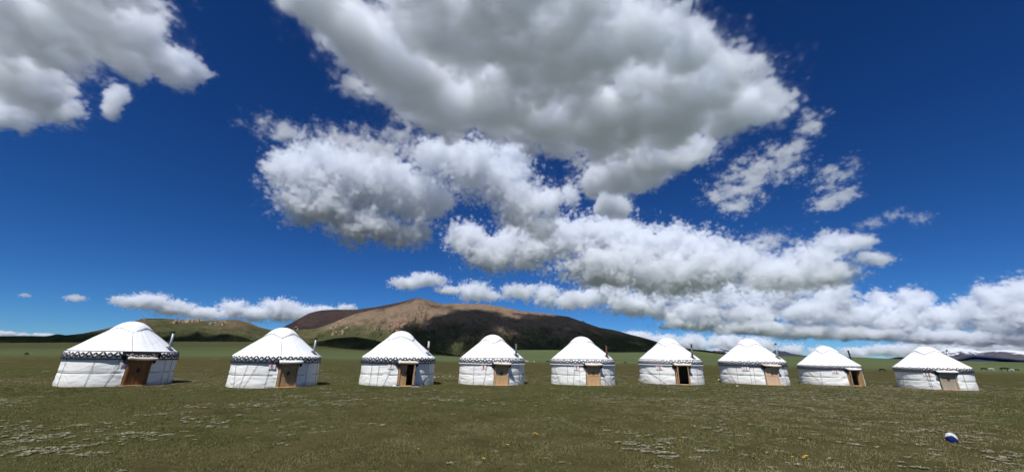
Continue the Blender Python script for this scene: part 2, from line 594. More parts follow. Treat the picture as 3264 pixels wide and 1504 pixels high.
# ------------------------------------------------------------------ clouds: real volumes in the air, lit by the sun
def cloud_mat(name, k, g):
    mt = bpy.data.materials.new(name)
    mt.use_nodes = True
    n = mt.node_tree
    n.nodes.clear()
    o = n.nodes.new('ShaderNodeOutputMaterial')
    v = n.nodes.new('ShaderNodeVolumeScatter')
    ab = n.nodes.new('ShaderNodeVolumeAbsorption')
    for q in (v, ab):
        q.inputs['Color'].default_value = (0.962, 0.977, 0.999, 1)
    v.inputs['Anisotropy'].default_value = g
    a = n.nodes.new('ShaderNodeAttribute')
    a.attribute_name = 'density'
    mu = n.nodes.new('ShaderNodeMath')
    mu.operation = 'MULTIPLY'
    mu.inputs[1].default_value = k
    add = n.nodes.new('ShaderNodeAddShader')
    n.links.new(a.outputs['Fac'], mu.inputs[0])
    n.links.new(mu.outputs[0], v.inputs['Density'])
    n.links.new(mu.outputs[0], ab.inputs['Density'])
    n.links.new(v.outputs[0], add.inputs[0])
    n.links.new(ab.outputs[0], add.inputs[1])
    n.links.new(add.outputs[0], o.inputs['Volume'])
    return mt


PS = W / 2576.0     # cloud lumps below are noted on a 2576 px wide copy of the photograph


def make_cloud(label, lumps, seed, alt=None, dist=None, thick=None, tau=6.0, vox=1.6, base=None, basew=60.0,
               amp=1.9, bias=0.04, nscale=1.5, sharp=4.5, warp=0.45, detail=6, rough=0.47, smooth=0.35, g=0.35, bil_amp=0.3, size=None, grow=1.10, wisp=0.10):
    """lumps: (x, y, half width, half height).  Cloud height `alt` (flat deck seen from below)
    or distance `dist` (heap seen from the side) place them; `tau` sets how opaque it is."""
    B = []
    for (x, y, rx, ry) in lumps:
        if abs(rx) > 400 and thick:                     # a lump outside the picture, noted in metres east and north
            B.append((Vector((x, y, alt)), 0.0, rx, ry, thick, None))
            continue
        d = ray(x * PS, y * PS)
        el = math.asin(d.z)
        t = (alt - CAMH) / d.z if alt else dist / math.cos(el)
        s = t * d.dot(CF) / FPX * PS
        P = Vector((0, 0, CAMH)) + d * t
        rx, ry = rx * grow, ry * grow
        rt = rx * s * math.sqrt(1 - min(0.6, (d.dot(CR)) ** 2 * 0.8))
        rz = thick if thick else ry * s
        if thick:
            rd = math.sqrt(max((ry * s) ** 2 - (rz * math.cos(el)) ** 2, (0.5 * ry * s) ** 2)) / max(math.sin(el), 0.1)
            rd = min(rd, rt * 2.2)
        else:
            rd = max(rt * 0.8, rz)
        B.append((P, math.atan2(d.x, d.y), rt, rd, rz, s))
    O = sum((b[0] for b in B), Vector()) / len(B)
    azm = math.atan2(O.x, O.y)
    mw = Matrix.Rotation(-azm, 4, 'Z')
    mw.translation = O
    inv = mw.inverted()
    L = [(inv @ b[0], -(b[1] - azm), b[2], b[3], b[4]) for b in B]
    px = sum(b[5] for b in B if b[5]) / sum(1 for b in B if b[5])                  # metres per pixel of the 2576 copy
    voxel = vox * px * 2576.0 / 1024.0
    mn, mx = Vector((1e9,) * 3), Vector((-1e9,) * 3)
    for c, a, rt, rd, rz in L:
        ex = Vector((math.hypot(rt * math.cos(a), rd * math.sin(a)), math.hypot(rt * math.sin(a), rd * math.cos(a)), rz)) * 1.3
        for i in range(3):
            mn[i] = min(mn[i], c[i] - ex[i])
            mx[i] = max(mx[i], c[i] + ex[i])
    if base is not None:
        mn.z = max(mn.z, base - O.z - basew)
    sz = mx - mn
    vx = (voxel, voxel * 1.3, voxel * (0.8 if thick else 1.0))
    res = [max(8, int(math.ceil(sz[i] / vx[i]))) for i in range(3)]
    ng = bpy.data.node_groups.new('cloud_shape', 'GeometryNodeTree')
    ng.interface.new_socket('Geometry', in_out='OUTPUT', socket_type='NodeSocketGeometry')
    N, lk = ng.nodes, ng.links.new
    go, vc, sm = N.new('NodeGroupOutput'), N.new('GeometryNodeVolumeCube'), N.new('GeometryNodeSetMaterial')
    vc.inputs['Min'].default_value = mn
    vc.inputs['Max'].default_value = mx
    for i, a in enumerate('XYZ'):
        vc.inputs['Resolution ' + a].default_value = res[i]
    pos = N.new('GeometryNodeInputPosition').outputs[0]

    def vm(op, a, b=None):
        n = N.new('ShaderNodeVectorMath')
        n.operation = op
        for i, v in enumerate((a, b)):
            if v is None:
                continue
            if hasattr(v, 'links'):
                lk(v, n.inputs[i])
            else:
                n.inputs[i].default_value = v
        return n.outputs['Value'] if op == 'LENGTH' else n.outputs[0]

    def mm(op, a, b=None, c=None, clamp=False):
        n = N.new('ShaderNodeMath')
        n.operation = op
        n.use_clamp = clamp
        for i, v in enumerate((a, b, c)):
            if v is None:
                continue
            if hasattr(v, 'links'):
                lk(v, n.inputs[i])
            else:
                n.inputs[i].default_value = v
        return n.outputs[0]

    S = size * px if size else sum(min(l[2], l[3]) for l in L) / len(L)

    def noise(vec, scale, det, rg, off, colour=False):
        n = N.new('ShaderNodeTexNoise')
        n.inputs['Scale'].default_value = scale
        n.inputs['Detail'].default_value = det
        n.inputs['Roughness'].default_value = rg
        lk(vm('ADD', vec, (off, off * 1.7, off * 0.3)), n.inputs['Vector'])
        return n.outputs['Color'] if colour else n.outputs[0]

    sp = vm('MULTIPLY', pos, (1 / S, 1 / S, 1.15 / S))
    wv = vm('SUBTRACT', noise(sp, nscale * 0.6, 3, 0.55, seed * 3.1 + 5, True), (0.5, 0.5, 0.5))
    wp = vm('ADD', pos, vm('MULTIPLY', wv, (warp * 2 * S, warp * 2 * S, warp * S)))
    acc = None
    for c, a, rt, rd, rz in L:
        rel = vm('SUBTRACT', wp, tuple(c))
        if abs(a) > 0.02:
            n = N.new('ShaderNodeVectorRotate')
            n.rotation_type = 'Z_AXIS'
            n.inputs['Angle'].default_value = -a
            lk(rel, n.inputs['Vector'])
            rel = n.outputs[0]
        ln = vm('LENGTH', vm('MULTIPLY', rel, (1 / rt, 1 / rd, 1 / rz)))
        acc = ln if acc is None else mm('SMOOTH_MIN', acc, ln, smooth)
    s = mm('SUBTRACT', 1.0 - bias, acc)
    n1 = noise(sp, nscale, detail, rough, seed * 7.7 + 1)
    n2 = noise(vm('ADD', sp, vm('MULTIPLY', wv, (0.3, 0.3, 0.3))), nscale * 2.3, 2, 0.5, seed * 1.9 + 17)
    bil = mm('ABSOLUTE', mm('MULTIPLY', mm('SUBTRACT', n2, 0.5), 3.2))      # rounded heads with creases between
    d = mm('ADD', s, mm('MULTIPLY', mm('SUBTRACT', n1, 0.5), amp))
    d = mm('ADD', d, mm('MULTIPLY', mm('SUBTRACT', bil, 0.35), amp * bil_amp))
    # thin torn veil around the dense body
    n3 = noise(vm('ADD', sp, vm('MULTIPLY', wv, (0.9, 0.9, 0.9))), nscale * 2.6, 5, 0.62, seed * 2.3 + 31)
    veil = mm('MULTIPLY', mm('MULTIPLY', mm('ADD', d, 0.30), 2.4, clamp=True), mm('MULTIPLY', mm('SUBTRACT', n3, 0.46), 6.0, clamp=True))
    d = mm('MULTIPLY', d, sharp, clamp=True)
    d = mm('MAXIMUM', d, mm('MULTIPLY', veil, wisp))
    if base is not None:
        sx = N.new('ShaderNodeSeparateXYZ')
        lk(pos, sx.inputs[0])
        zz = mm('ADD', mm('SUBTRACT', sx.outputs[2], base - O.z), mm('MULTIPLY', mm('SUBTRACT', n1, 0.5), basew * 2.5))
        d = mm('MULTIPLY', d, mm('DIVIDE', zz, basew, clamp=True))
    lk(d, vc.inputs['Density'])
    mean = sum(2 * min(l[4], l[2]) for l in L) / len(L)
    sm.inputs['Material'].default_value = cloud_mat('cloud_droplets', tau / mean, g if alt else 0.05)
    lk(vc.outputs[0], sm.inputs[0])
    lk(sm.outputs[0], go.inputs[0])
    o = bpy.data.objects.new('cloud', bpy.data.volumes.new('cloud'))
    COL.objects.link(o)
    o.matrix_world = mw
    md = o.modifiers.new('cloud_shape', 'NODES')
    md.node_group = ng
    md.show_viewport = False        # the grid is worked out once, for the render
    tag(o, label, 'cloud', 'fair weather clouds in the blue sky')
    print('CLOUD', label[:40], [round(v) for v in sz], res, 'Mvox %.1f' % (res[0] * res[1] * res[2] / 1e6), 'ctr alt %.0f r %.0f' % (O.z, O.xy.length))
    return o


make_cloud('huge grey bellied cumulus spreading overhead in front of the mountain', [
    (800, 10, 110, 80), (900, 100, 120, 90), (1010, 180, 130, 100), (1100, 270, 110, 80), (1180, 60, 230, 130), (1230, 250, 160, 90),
    (1400, 130, 220, 170), (1390, 310, 160, 80), (1560, 300, 190, 120), (1600, 70, 140, 90), (1720, 130, 90, 80), (1700, 250, 160, 110),
    (1850, 270, 120, 75), (1925, 275, 55, 50), (1560, 440, 110, 60), (1660, 390, 130, 55), (1540, 510, 45, 35),
    (1200, -130, 390, 150), (760, -110, 150, 90)], 3, alt=2100, thick=290, tau=8.5, base=1900, vox=1.35)
make_cloud('ragged grey cloud with a pointed tail high above the mesa hill', [
    (60, 60, 190, 110), (230, 40, 170, 100), (310, 120, 90, 80), (420, 165, 75, 45), (490, 195, 40, 20), (50, 210, 110, 70),
    (130, 270, 70, 36), (20, 290, 70, 34), (-150, 60, 200, 160), (120, -120, 250, 120), (290, 262, 28, 26), (-2859, 575, 420, 420), (-2511, 445, 401, 300), (-2162, 514, 401, 230), (-1230, 940, 450, 300), (-920, 1100, 401, 280)], 5, alt=2300, thick=220, tau=6.0, base=2140, vox=1.4)
make_cloud('bright oval cumulus with a flat grey base left of the great cloud', [
    (745, 430, 70, 55), (830, 440, 110, 75), (940, 460, 120, 75), (1050, 500, 80, 55), (1110, 500, 38, 32), (800, 520, 100, 42),
    (920, 570, 90, 42), (1000, 590, 60, 32), (1060, 580, 32, 40)], 9, dist=6000, tau=8.0, vox=1.4, size=60, bil_amp=0.5)
make_cloud('torn thin cloud between the oval cumulus and the great cloud', [
    (720, 335, 75, 26), (860, 350, 80, 26), (960, 370, 90, 34), (1010, 340, 60, 22)], 12, alt=2050, thick=90, tau=2.0, vox=1.3, amp=3.4, bias=0.28, grow=1.35, wisp=0.2, size=50, rough=0.45, sharp=1.6)
make_cloud('soft white cumulus hanging under the great cloud beside the oval one', [
    (1110, 395, 70, 45), (1190, 420, 90, 65), (1270, 460, 75, 60), (1290, 390, 45, 40), (1320, 520, 70, 55), (1350, 570, 55, 34), (1385, 510, 30, 45), (1437, 490, 20, 30)], 15, dist=5400, tau=6.5, vox=1.4, size=55, bil_amp=0.5)
make_cloud('long heaped cumulus bank with dark base above the mountain shoulder', [
    (1175, 600, 48, 42), (1240, 640, 70, 38), (1320, 620, 80, 55), (1410, 600, 80, 45), (1490, 600, 85, 50), (1560, 580, 50, 42), (1620, 620, 85, 46),
    (1690, 610, 60, 42), (1760, 640, 85, 50), (1850, 660, 85, 46), (1550, 670, 130, 46), (1700, 690, 140, 44), (1950, 690, 90, 42), (2040, 650, 70, 42),
    (2090, 608, 45, 30), (2150, 615, 50, 24), (2200, 650, 45, 18), (2030, 690, 110, 34)], 18, dist=7500, tau=7.5, vox=1.25, size=52, bil_amp=0.5, wisp=0.06, amp=2.0)
make_cloud('broad layered grey cloud deck stretching out behind the mountain shoulder', [
    (1310, 735, 42, 20), (1375, 742, 40, 26), (1450, 754, 60, 22), (1530, 738, 60, 32), (1610, 768, 80, 24), (1670, 732, 66, 34), (1740, 785, 90, 24), (1800, 740, 76, 38),
    (1880, 790, 90, 26), (1930, 750, 76, 40), (2010, 725, 60, 34), (2040, 785, 90, 34), (2090, 745, 60, 38), (1760, 815, 90, 14), (1900, 826, 110, 14), (2060, 836, 110, 15)],
    21, dist=14000, tau=6.0, vox=1.2, size=46, amp=2.0, bil_amp=0.45, wisp=0.05)
make_cloud('tall grey bottomed cumulus heaps above the snowy mountains', [
    (2150, 795, 80, 32), (2215, 770, 50, 34), (2290, 765, 56, 36), (2270, 810, 90, 28), (2370, 800, 70, 34), (2440, 785, 56, 34), (2500, 760, 56, 46), (2570, 745, 60, 46),
    (2540, 800, 110, 40), (2680, 770, 120, 66), (2200, 840, 110, 14), (2350, 848, 110, 16), (2500, 852, 110, 16), (2640, 850, 110, 20)],
    22, dist=15500, tau=6.5, vox=1.2, size=46, amp=1.9, bil_amp=0.45, wisp=0.05)
make_cloud('wispy torn cloud trailing up to the right of the great cloud', [
    (1850, 478, 65, 34), (1805, 490, 34, 18), (1900, 440, 55, 38), (1955, 420, 55, 38), (1995, 370, 32, 36), (2035, 320, 32, 26), (2068, 297, 28, 16), (1860, 520, 40, 18)], 24, alt=2000, thick=75, tau=2.4, vox=1.2, amp=3.4, bias=0.28, grow=1.35, wisp=0.2, size=45, rough=0.49, sharp=1.8)
make_cloud('small tattered cloud drifting alone in the open blue', [
    (2100, 445, 46, 28), (2112, 490, 34, 26), (2075, 512, 34, 18)], 26, alt=2000, thick=60, tau=2.0, vox=1.1, amp=3.4, bias=0.28, grow=1.4, wisp=0.2, size=40, rough=0.49, sharp=1.8)
make_cloud('row of faint little cloud puffs over the layered deck', [
    (2260, 540, 24, 14), (2325, 550, 28, 15), (2190, 565, 32, 11), (1930, 608, 52, 20)], 28, dist=8500, tau=1.8, vox=1.1, amp=3.5, bias=0.3, grow=1.35, wisp=0.2, size=30, rough=0.49, sharp=1.8)
make_cloud('low white cumulus chain over the mesa hill', [
    (325, 758, 40, 14), (380, 760, 50, 20), (440, 775, 46, 18), (510, 788, 50, 15), (588, 778, 34, 22), (640, 790, 36, 17), (705, 780, 50, 25),
    (760, 790, 46, 20), (815, 785, 34, 14), (872, 775, 22, 9)], 31, dist=24000, tau=7.0, vox=1.1, size=22, bil_amp=0.5, wisp=0.05)
make_cloud('little white cumulus pair above the mountain crest', [
    (1025, 712, 38, 14), (1075, 703, 42, 14), (1130, 730, 32, 9), (1195, 735, 42, 24), (1240, 745, 22, 14)], 33, dist=16000, tau=5.0, vox=1.1, size=22, bil_amp=0.5, wisp=0.05)
make_cloud('row of white cumulus heads along the right hand skyline', [
    (1600, 846, 40, 13), (1670, 858, 40, 16), (1745, 862, 36, 20), (1830, 862, 46, 24), (1905, 868, 40, 22), (1990, 880, 30, 16), (2065, 885, 30, 14), (2150, 885, 40, 12),
    (2250, 880, 70, 14), (2350, 872, 70, 20), (2450, 872, 70, 22), (2550, 870, 80, 26), (2680, 865, 80, 30)], 36, dist=33000, tau=7.0, vox=1.1, size=24, bil_amp=0.5, wisp=0.05)
make_cloud('pair of tiny faint clouds low over the far left plain', [
    (190, 750, 26, 9), (62, 742, 16, 5)], 38, dist=22000, tau=1.3, vox=1.0, amp=1.8)
make_cloud('thin white cloud line on the far left skyline', [
    (14, 840, 30, 6), (62, 842, 16, 4), (112, 843, 26, 4), (-60, 838, 50, 9)], 40, dist=40000, tau=4.0, vox=1.0, size=14)

# ------------------------------------------------------------------ yurts
R0 = 2.25            # wall radius of the yurt as modelled; each copy is scaled to its own size
ZB, ZT = 0.592 * R0, 0.742 * R0      # foot and head of the ornamented band


def pol(th, r, z):
    """angle 0 faces the viewer's side (-Y), positive to the right seen from there"""
    return (r * math.sin(th), -r * math.cos(th), z)


def sweep(prof, n, fn=None):
    a = np.linspace(0, 2 * np.pi, n, endpoint=False)
    pr = np.array(prof)
    TH, K = np.meshgrid(a, np.arange(len(pr)), indexing='ij')
    r, z = pr[K, 0], pr[K, 1]
    if fn:
        r, z = fn(TH, r, z)
    v = np.stack([r * np.sin(TH), -r * np.cos(TH), z], -1).reshape(-1, 3)
    return v, grid_faces(n, len(pr), True)


def smooth_profile(pts, n):
    pts = np.array(pts, float)
    t = np.concatenate([[0], np.cumsum(np.hypot(*np.diff(pts, axis=0).T))])
    u = np.linspace(0, t[-1], n)
    x, y = np.interp(u, t, pts[:, 0]), np.interp(u, t, pts[:, 1])
    for _ in range(3):
        x[1:-1] = (x[:-2] + 2 * x[1:-1] + x[2:]) / 4
        y[1:-1] = (y[:-2] + 2 * y[1:-1] + y[2:]) / 4
    return np.stack([x, y], -1)


ROOF = smooth_profile([(1.010, .738), (1.000, .748), (.972, .770), (.932, .800), (.838, .872), (.676, 1.006), (.55, 1.105), (.433, 1.200), (.375, 1.258), (.30, 1.335), (.20, 1.405), (.10, 1.438), (0.002, 1.448)], 48) * R0


def roof_at(r):
    q = ROOF[::-1]
    return float(np.interp(r, q[:, 0], q[:, 1]))


def roof_mesh(seed):
    def fn(th, r, z):
        k = r / R0
        sag = 0.010 * np.cos(th * 34 + seed) * sstep(0.15, 0.5, k) * sstep(1.0, 0.85, k)
        bag = (fbm(np.sin(th) * k * 2.2 + 9 + seed, np.cos(th) * k * 2.2, 4, seed) - 0.5) * 0.07 * sstep(0.1, 0.5, k)
        return r + (sag + bag) * 0.6, z + (sag + bag) * 0.8
    v, f = sweep(ROOF, 120, fn)
    return mesh('roof', v, f, True)


def crown_mesh():
    """square felt over the smoke hole: four corners pulled down, bowed edges between"""
    n, m = 96, 14
    v = []
    for i in range(n):
        th = 2 * math.pi * i / n
        c = abs(((th / (math.pi / 2)) % 1.0) - 0.5) * 2            # 1 at the corners, 0 mid edge
        redge = (0.345 + 0.125 * c ** 1.5) * R0
        for j in range(m):
            r = max(0.002, redge * j / (m - 1))
            z = roof_at(r) + 0.030 + 0.012 * (1 - j / (m - 1))
            v.append(pol(th, r, z))
        v.append(pol(th, redge - 0.004, roof_at(redge) + 0.002))     # hem turned down
    return mesh('crown_cover', np.array(v), grid_faces(n, m + 1, True)[:, ::-1], True)


def hem_mesh():
    """dark cord along the edge of the crown cover"""
    b = MB()
    n = 96
    pts = []
    for i in range(n + 1):
        th = 2 * math.pi * i / n
        c = abs(((th / (math.pi / 2)) % 1.0) - 0.5) * 2
        r = (0.345 + 0.125 * c ** 1.5) * R0 + 0.008
        pts.append(pol(th, r, roof_at(r) + 0.008))
    b.tube(pts, 0.017, 5)
    return b.mesh('hem_cord', True)


def wall_mesh(seed, gap_c, gap_w, rows=34, cols=210):
    """canvas skirt with an opening for the door, tied in by a strap at mid height"""
    th = gap_c + gap_w + np.linspace(0, 1, cols) * (2 * np.pi - 2 * gap_w)
    z = np.linspace(-0.02, ZB + 0.10, rows)
    TH, Z = np.meshgrid(th, z, indexing='ij')
    u = (TH - TH[0, 0]) * R0
    k = Z / ZB
    cinch = np.exp(-((Z - 0.64) / 0.05) ** 2) * 0.028 + np.exp(-((Z - ZB) / 0.05) ** 2) * 0.02
    # slack folds: drooping, mostly low on the wall and beside the door
    droop = 0.28 * np.sin(u * 1.7 + seed) + 0.15 * np.sin(u * 3.9 + 2 * seed)
    f1 = ridged(u * 0.55 + seed * 5, (Z + droop) * 5.5, 3, seed) - 0.5
    f2 = fbm(u * 1.1 + 3, (Z + 0.5 * droop) * 3.0 + seed, 4, seed + 4) - 0.5
    f3 = ridged((u * 1.2 + Z * 1.6) * 1.3 + seed, (Z - 0.7 * u * 0.3) * 3.2, 3, seed + 7) - 0.5
    slack = (0.35 + 0.8 * sstep(0.75, 0.1, k)) * (0.5 + fbm(u * 0.5, u * 0 + seed, 2, seed + 2))
    near_door = np.maximum(np.exp(-(u / 0.7) ** 2), np.exp(-((u[-1, 0] - u) / 0.7) ** 2))
    disp = 0.042 * f1 * slack + 0.035 * f2 + 0.038 * f3 * (0.4 + near_door)
    rad = R0 * (1.0 + 0.012 * (1 - k)) + disp - cinch
    hem = (fbm(u * 2.0, u * 0 + 7, 3, seed + 12) - 0.5) * 0.07
    Z = Z + hem * sstep(0.25, 0.0, k) + 0.0
    v = np.stack([rad * np.sin(TH), -rad * np.cos(TH), Z], -1)
    inner = np.stack([(rad - 0.03) * np.sin(TH), -(rad - 0.03) * np.cos(TH), Z], -1)
    nv = cols * rows
    f = grid_faces(cols, rows)
    e = [f, f[:, ::-1] + nv]
    for ci in (0, cols - 1):
        i = ci * rows + np.arange(rows - 1)
        q = np.stack([i, i + 1, i + 1 + nv, i + nv], -1)
        e.append(q if ci else q[:, ::-1])
    return mesh('wall', np.concatenate([v.reshape(-1, 3), inner.reshape(-1, 3)]), np.concatenate(e), True)


def ring_mesh(name, r, z0, z1, th=0.012, n=128, a0=0, a1=2 * math.pi, wob=0.0, seed=0, rt=None):
    rt = r if rt is None else rt
    full = abs(a1 - a0 - 2 * math.pi) < 1e-6
    cols = n if full else n + 1
    a = np.linspace(a0, a1, n, endpoint=False) if full else np.linspace(a0, a1, n + 1)
    w = (vnoise(a * 4, a * 0 + seed, seed) - 0.5) * wob
    q = [(r - th, z0), (r, z0), (rt, z1), (rt - th, z1), (r - th, z0)]
    v = np.array([[(rr_ + 0.0) * np.sin(a), -(rr_ + 0.0) * np.cos(a), z + w] for rr_, z in q])     # k,3,cols
    v = v.transpose(2, 0, 1).reshape(-1, 3)
    return mesh(name, v, grid_faces(cols, 5, full), False)


def band_point(u, v, lift):
    """u metres along the band, v 0..1 up the band"""
    return pol(u / R0, R0 * (1.034 - 0.018 * v) + lift, ZB + v * (ZT - ZB))


def stroke(mb, pts, w, mapf, lift=0.006, taper=True):
    """flat ribbon along a polyline of (u, v) in metres, laid on a curved surface"""
    pts = [Vector((p[0], p[1], 0)) for p in pts]
    L_, Rr = [], []
    for k, p in enumerate(pts):
        t = (pts[min(k + 1, len(pts) - 1)] - pts[max(k - 1, 0)]).normalized()
        nrm = Vector((-t.y, t.x, 0))
        ww = w * (1 - 0.5 * k / (len(pts) - 1)) if taper else w
        L_.append(p + nrm * ww / 2)
        Rr.append(p - nrm * ww / 2)
    v = [mapf(q.x, q.y, lift) for q in L_] + [mapf(q.x, q.y, lift) for q in Rr]
    n = len(pts)
    mb.add(v, [(k, k + n, k + n + 1, k + 1) for k in range(n - 1)])


N_MOTIF = 26
PITCH = 2 * math.pi * R0 / N_MOTIF
BH = ZT - ZB


def horn(cx, cy, side, up, size):
    """one ram's-horn curl"""
    out = []
    for k in range(13):
        t = k / 12
        a = math.pi * 0.5 - t * 1.55 * math.pi
        r = size * (0.62 - 0.40 * t)
        out.append((cx + side * (size * 0.62 + r * math.cos(a) * 1.0 - size * 0.05), cy + up * (r * math.sin(a))))
    return [(cx, cy - up * size * 0.9)] + out


def motif_mesh():
    b = MB()
    mp = lambda u, v, l: band_point(u, v / BH, l)
    h, p = BH, PITCH
    stroke(b, [(-p / 2 + 0.01, 0.02), (-p / 4, h * 0.5), (-0.02, h - 0.03)], 0.068, mp, taper=False)
    stroke(b, [(p / 2 - 0.01, 0.02), (p / 4, h * 0.5), (0.02, h - 0.03)], 0.068, mp, taper=False)
    for s in (-1, 1):
        stroke(b, horn(0, h * 0.34, s, 1, 0.085), 0.044, mp)
    stroke(b, [(0, 0.01), (0, h * 0.50)], 0.026, mp, taper=False)
    for s in (-1, 1):
        x0 = s * p / 2
        stroke(b, horn(x0, h * 0.66, -s, -1, 0.075), 0.042, mp)
    return b.mesh('motif')


def numeral_mesh(txt):
    G = {'1': [[(.25, 1.2), (.5, 1.6), (.5, 0)]],
         '2': [[(.05, 1.25), (.25, 1.55), (.7, 1.55), (.9, 1.2), (.7, .75), (.1, 0), (.95, 0)]],
         '3': [[(.1, 1.5), (.5, 1.6), (.85, 1.3), (.75, .95), (.4, .85), (.75, .75), (.9, .4), (.55, 0), (.1, .1)]],
         '5': [[(.9, 1.6), (.2, 1.6), (.12, .95), (.6, 1.0), (.9, .65), (.75, .1), (.35, 0), (.05, .2)]],
         '6': [[(.8, 1.55), (.4, 1.4), (.12, .9), (.1, .35), (.4, 0), (.8, .1), (.92, .5), (.65, .85), (.15, .6)]],
         '7': [[(.05, 1.6), (.95, 1.6), (.45, 0)]],
         '8': [[(.5, .85), (.15, 1.2), (.45, 1.6), (.85, 1.25), (.5, .85), (.1, .4), (.5, 0), (.9, .4), (.5, .85)]],
         '9': [[(.85, 1.1), (.45, .8), (.12, 1.15), (.45, 1.6), (.85, 1.35), (.85, .6), (.45, 0)]],
         '0': [[(.2, .1), (.1, .8), (.25, 1.55), (.75, 1.55), (.9, .8), (.8, .1), (.2, .1)]]}
    b = MB()
    s = 0.125
    w = 1.25
    x = -w * len(txt) * s / 2
    for ch in txt:
        for ln in G[ch]:
            pts = []
            for i in range(len(ln) - 1):
                for q in range(3):
                    t = q / 3
                    pts.append((ln[i][0] * (1 - t) + ln[i + 1][0] * t, ln[i][1] * (1 - t) + ln[i + 1][1] * t))
            pts.append(ln[-1])
            stroke(b, [(x + (px + .1) * s, (py - .8) * s) for px, py in pts], 0.038, lambda u, v, l: (u, -l, v), 0.0, False)
        x += w * s
    return b.mesh('numeral')


def leaf_meshes():
    L = MB().box(0, 0.385, -0.020, 0.020, 0.03, 1.215, 0.006).mesh('door_leaf')
    p1 = MB().box(0.06, 0.325, -0.030, -0.016, 0.72, 1.14, 0.008).mesh('panel')
    p2 = MB().box(0.06, 0.325, -0.030, -0.016, 0.12, 0.60, 0.008).mesh('panel')
    rl = MB().box(0.055, 0.33, -0.036, -0.016, 0.635, 0.685, 0.006).mesh('rail')
    hd = MB().tube([(0.35, -0.03, 0.86), (0.352, -0.055, 0.80), (0.348, -0.05, 0.70), (0.352, -0.045, 0.64)], [0.012, 0.02, 0.018, 0.006], 6).mesh('handle_cord', True)
    return L, p1, p2, rl, hd


def roll_mesh(seed, ln=0.60, rad=0.078):
    b = MB()
    pts, rads = [], []
    for k in range(15):
        t = k / 14
        pts.append((-ln + 2 * ln * t, 0.012 * math.sin(seed + 5 * t), -0.02 * math.sin(math.pi * t) + 0.012 * math.sin(seed * 2 + 4 * t)))
        e = min(t, 1 - t) * 14
        rads.append(rad * (0.72 + 0.28 * min(1, e)) * (1 + 0.10 * math.sin(seed * 3 + 9 * t)))
    b.tube(pts, rads, 12)
    return b.mesh('felt_roll', True)


def flap_mesh():
    """awning of felt from under the band out to the roll above the door"""
    b = MB()
    rows = []
    for j in range(6):
        t = j / 5
        row = []
        for i in range(13):
            x = -0.56 + 1.12 * i / 12
            y0 = -math.sqrt(max(0.1, (R0 * 1.02) ** 2 - x * x))
            y = y0 * (1 - t) + (-(R0 + 0.27)) * t
            z = (ZB + 0.12) * (1 - t) + (ZB + 0.035) * t - 0.03 * math.sin(math.pi * t)
            row.append((x, y, z))
        rows.append(row)
    v = [p for r in rows for p in r] + [(p[0], p[1], p[2] - 0.02) for r in rows for p in r]
    f = []
    for j in range(5):
        for i in range(12):
            a = j * 13 + i
            f.append((a, a + 1, a + 14, a + 13))
            f.append((a + 78, a + 91, a + 92, a + 79))
    for i in range(12):
        a = 65 + i
        f.append((a, a + 1, a + 79, a + 78))
    for j in range(5):
        for a, b_ in ((j * 13, (j + 1) * 13), ((j + 1) * 13 + 12, j * 13 + 12)):
            f.append((a, b_, b_ + 78, a + 78))
    b.add(v, f)
    return b.mesh('door_awning', True)


def side_flap_mesh(s):
    b = MB()
    y = -(R0 - 0.02)
    v = [(s * 0.44, y - 0.26, ZB + 0.02), (s * 0.70, y + 0.06, ZB + 0.03), (s * 0.66, y + 0.05, ZB - 0.20), (s * 0.52, y - 0.10, ZB - 0.27), (s * 0.46, y - 0.20, ZB - 0.13)]
    v2 = [(p[0], p[1] - 0.015, p[2]) for p in v]
    n = 5
    f = [tuple(range(n)), tuple(reversed(range(n, 2 * n)))] + [(i, i + n, (i + 1) % n + n, (i + 1) % n) for i in range(n)]
    b.add(v + v2, f)
    return b.mesh('side_flap')


def valance_meshes():
    cl = ring_mesh('valance', R0 * 1.05, ZB - 0.06, ZT + 0.01, 0.012, 24, -0.34, 0.34)
    me = cl
    for vt in me.vertices:                      # scalloped lower edge, deepest over the door
        th = math.atan2(vt.co.x, -vt.co.y)
        if vt.co.z < ZB:
            vt.co.z = ZB + 0.02 - 0.15 * max(0, math.cos(th / 0.34 * math.pi / 2)) ** 1.2
    b = MB()
    mp = lambda u, v, l: pol(u / R0, R0 * 1.05 + l, ZB + v)
    stroke(b, [(0, -0.10), (0, 0.02), (0, 0.19)], 0.050, mp, taper=False)
    for s in (-1, 1):
        stroke(b, [(0, -0.02), (s * 0.15, -0.01), (s * 0.30, 0.05), (s * 0.45, 0.13), (s * 0.62, 0.20)], 0.055, mp)
        for c, w, z in ((0.05, 0.10, 0.13), (0.26, 0.085, 0.12), (0.12, 0.05, -0.07), (0.42, 0.06, 0.20)):
            stroke(b, [(s * (c + w * 0.9 * math.cos(a)), z + w * 0.55 * math.sin(a)) for a in np.linspace(2.9, -1.6, 10)], 0.032, mp)
    return cl, b.mesh('flourish')


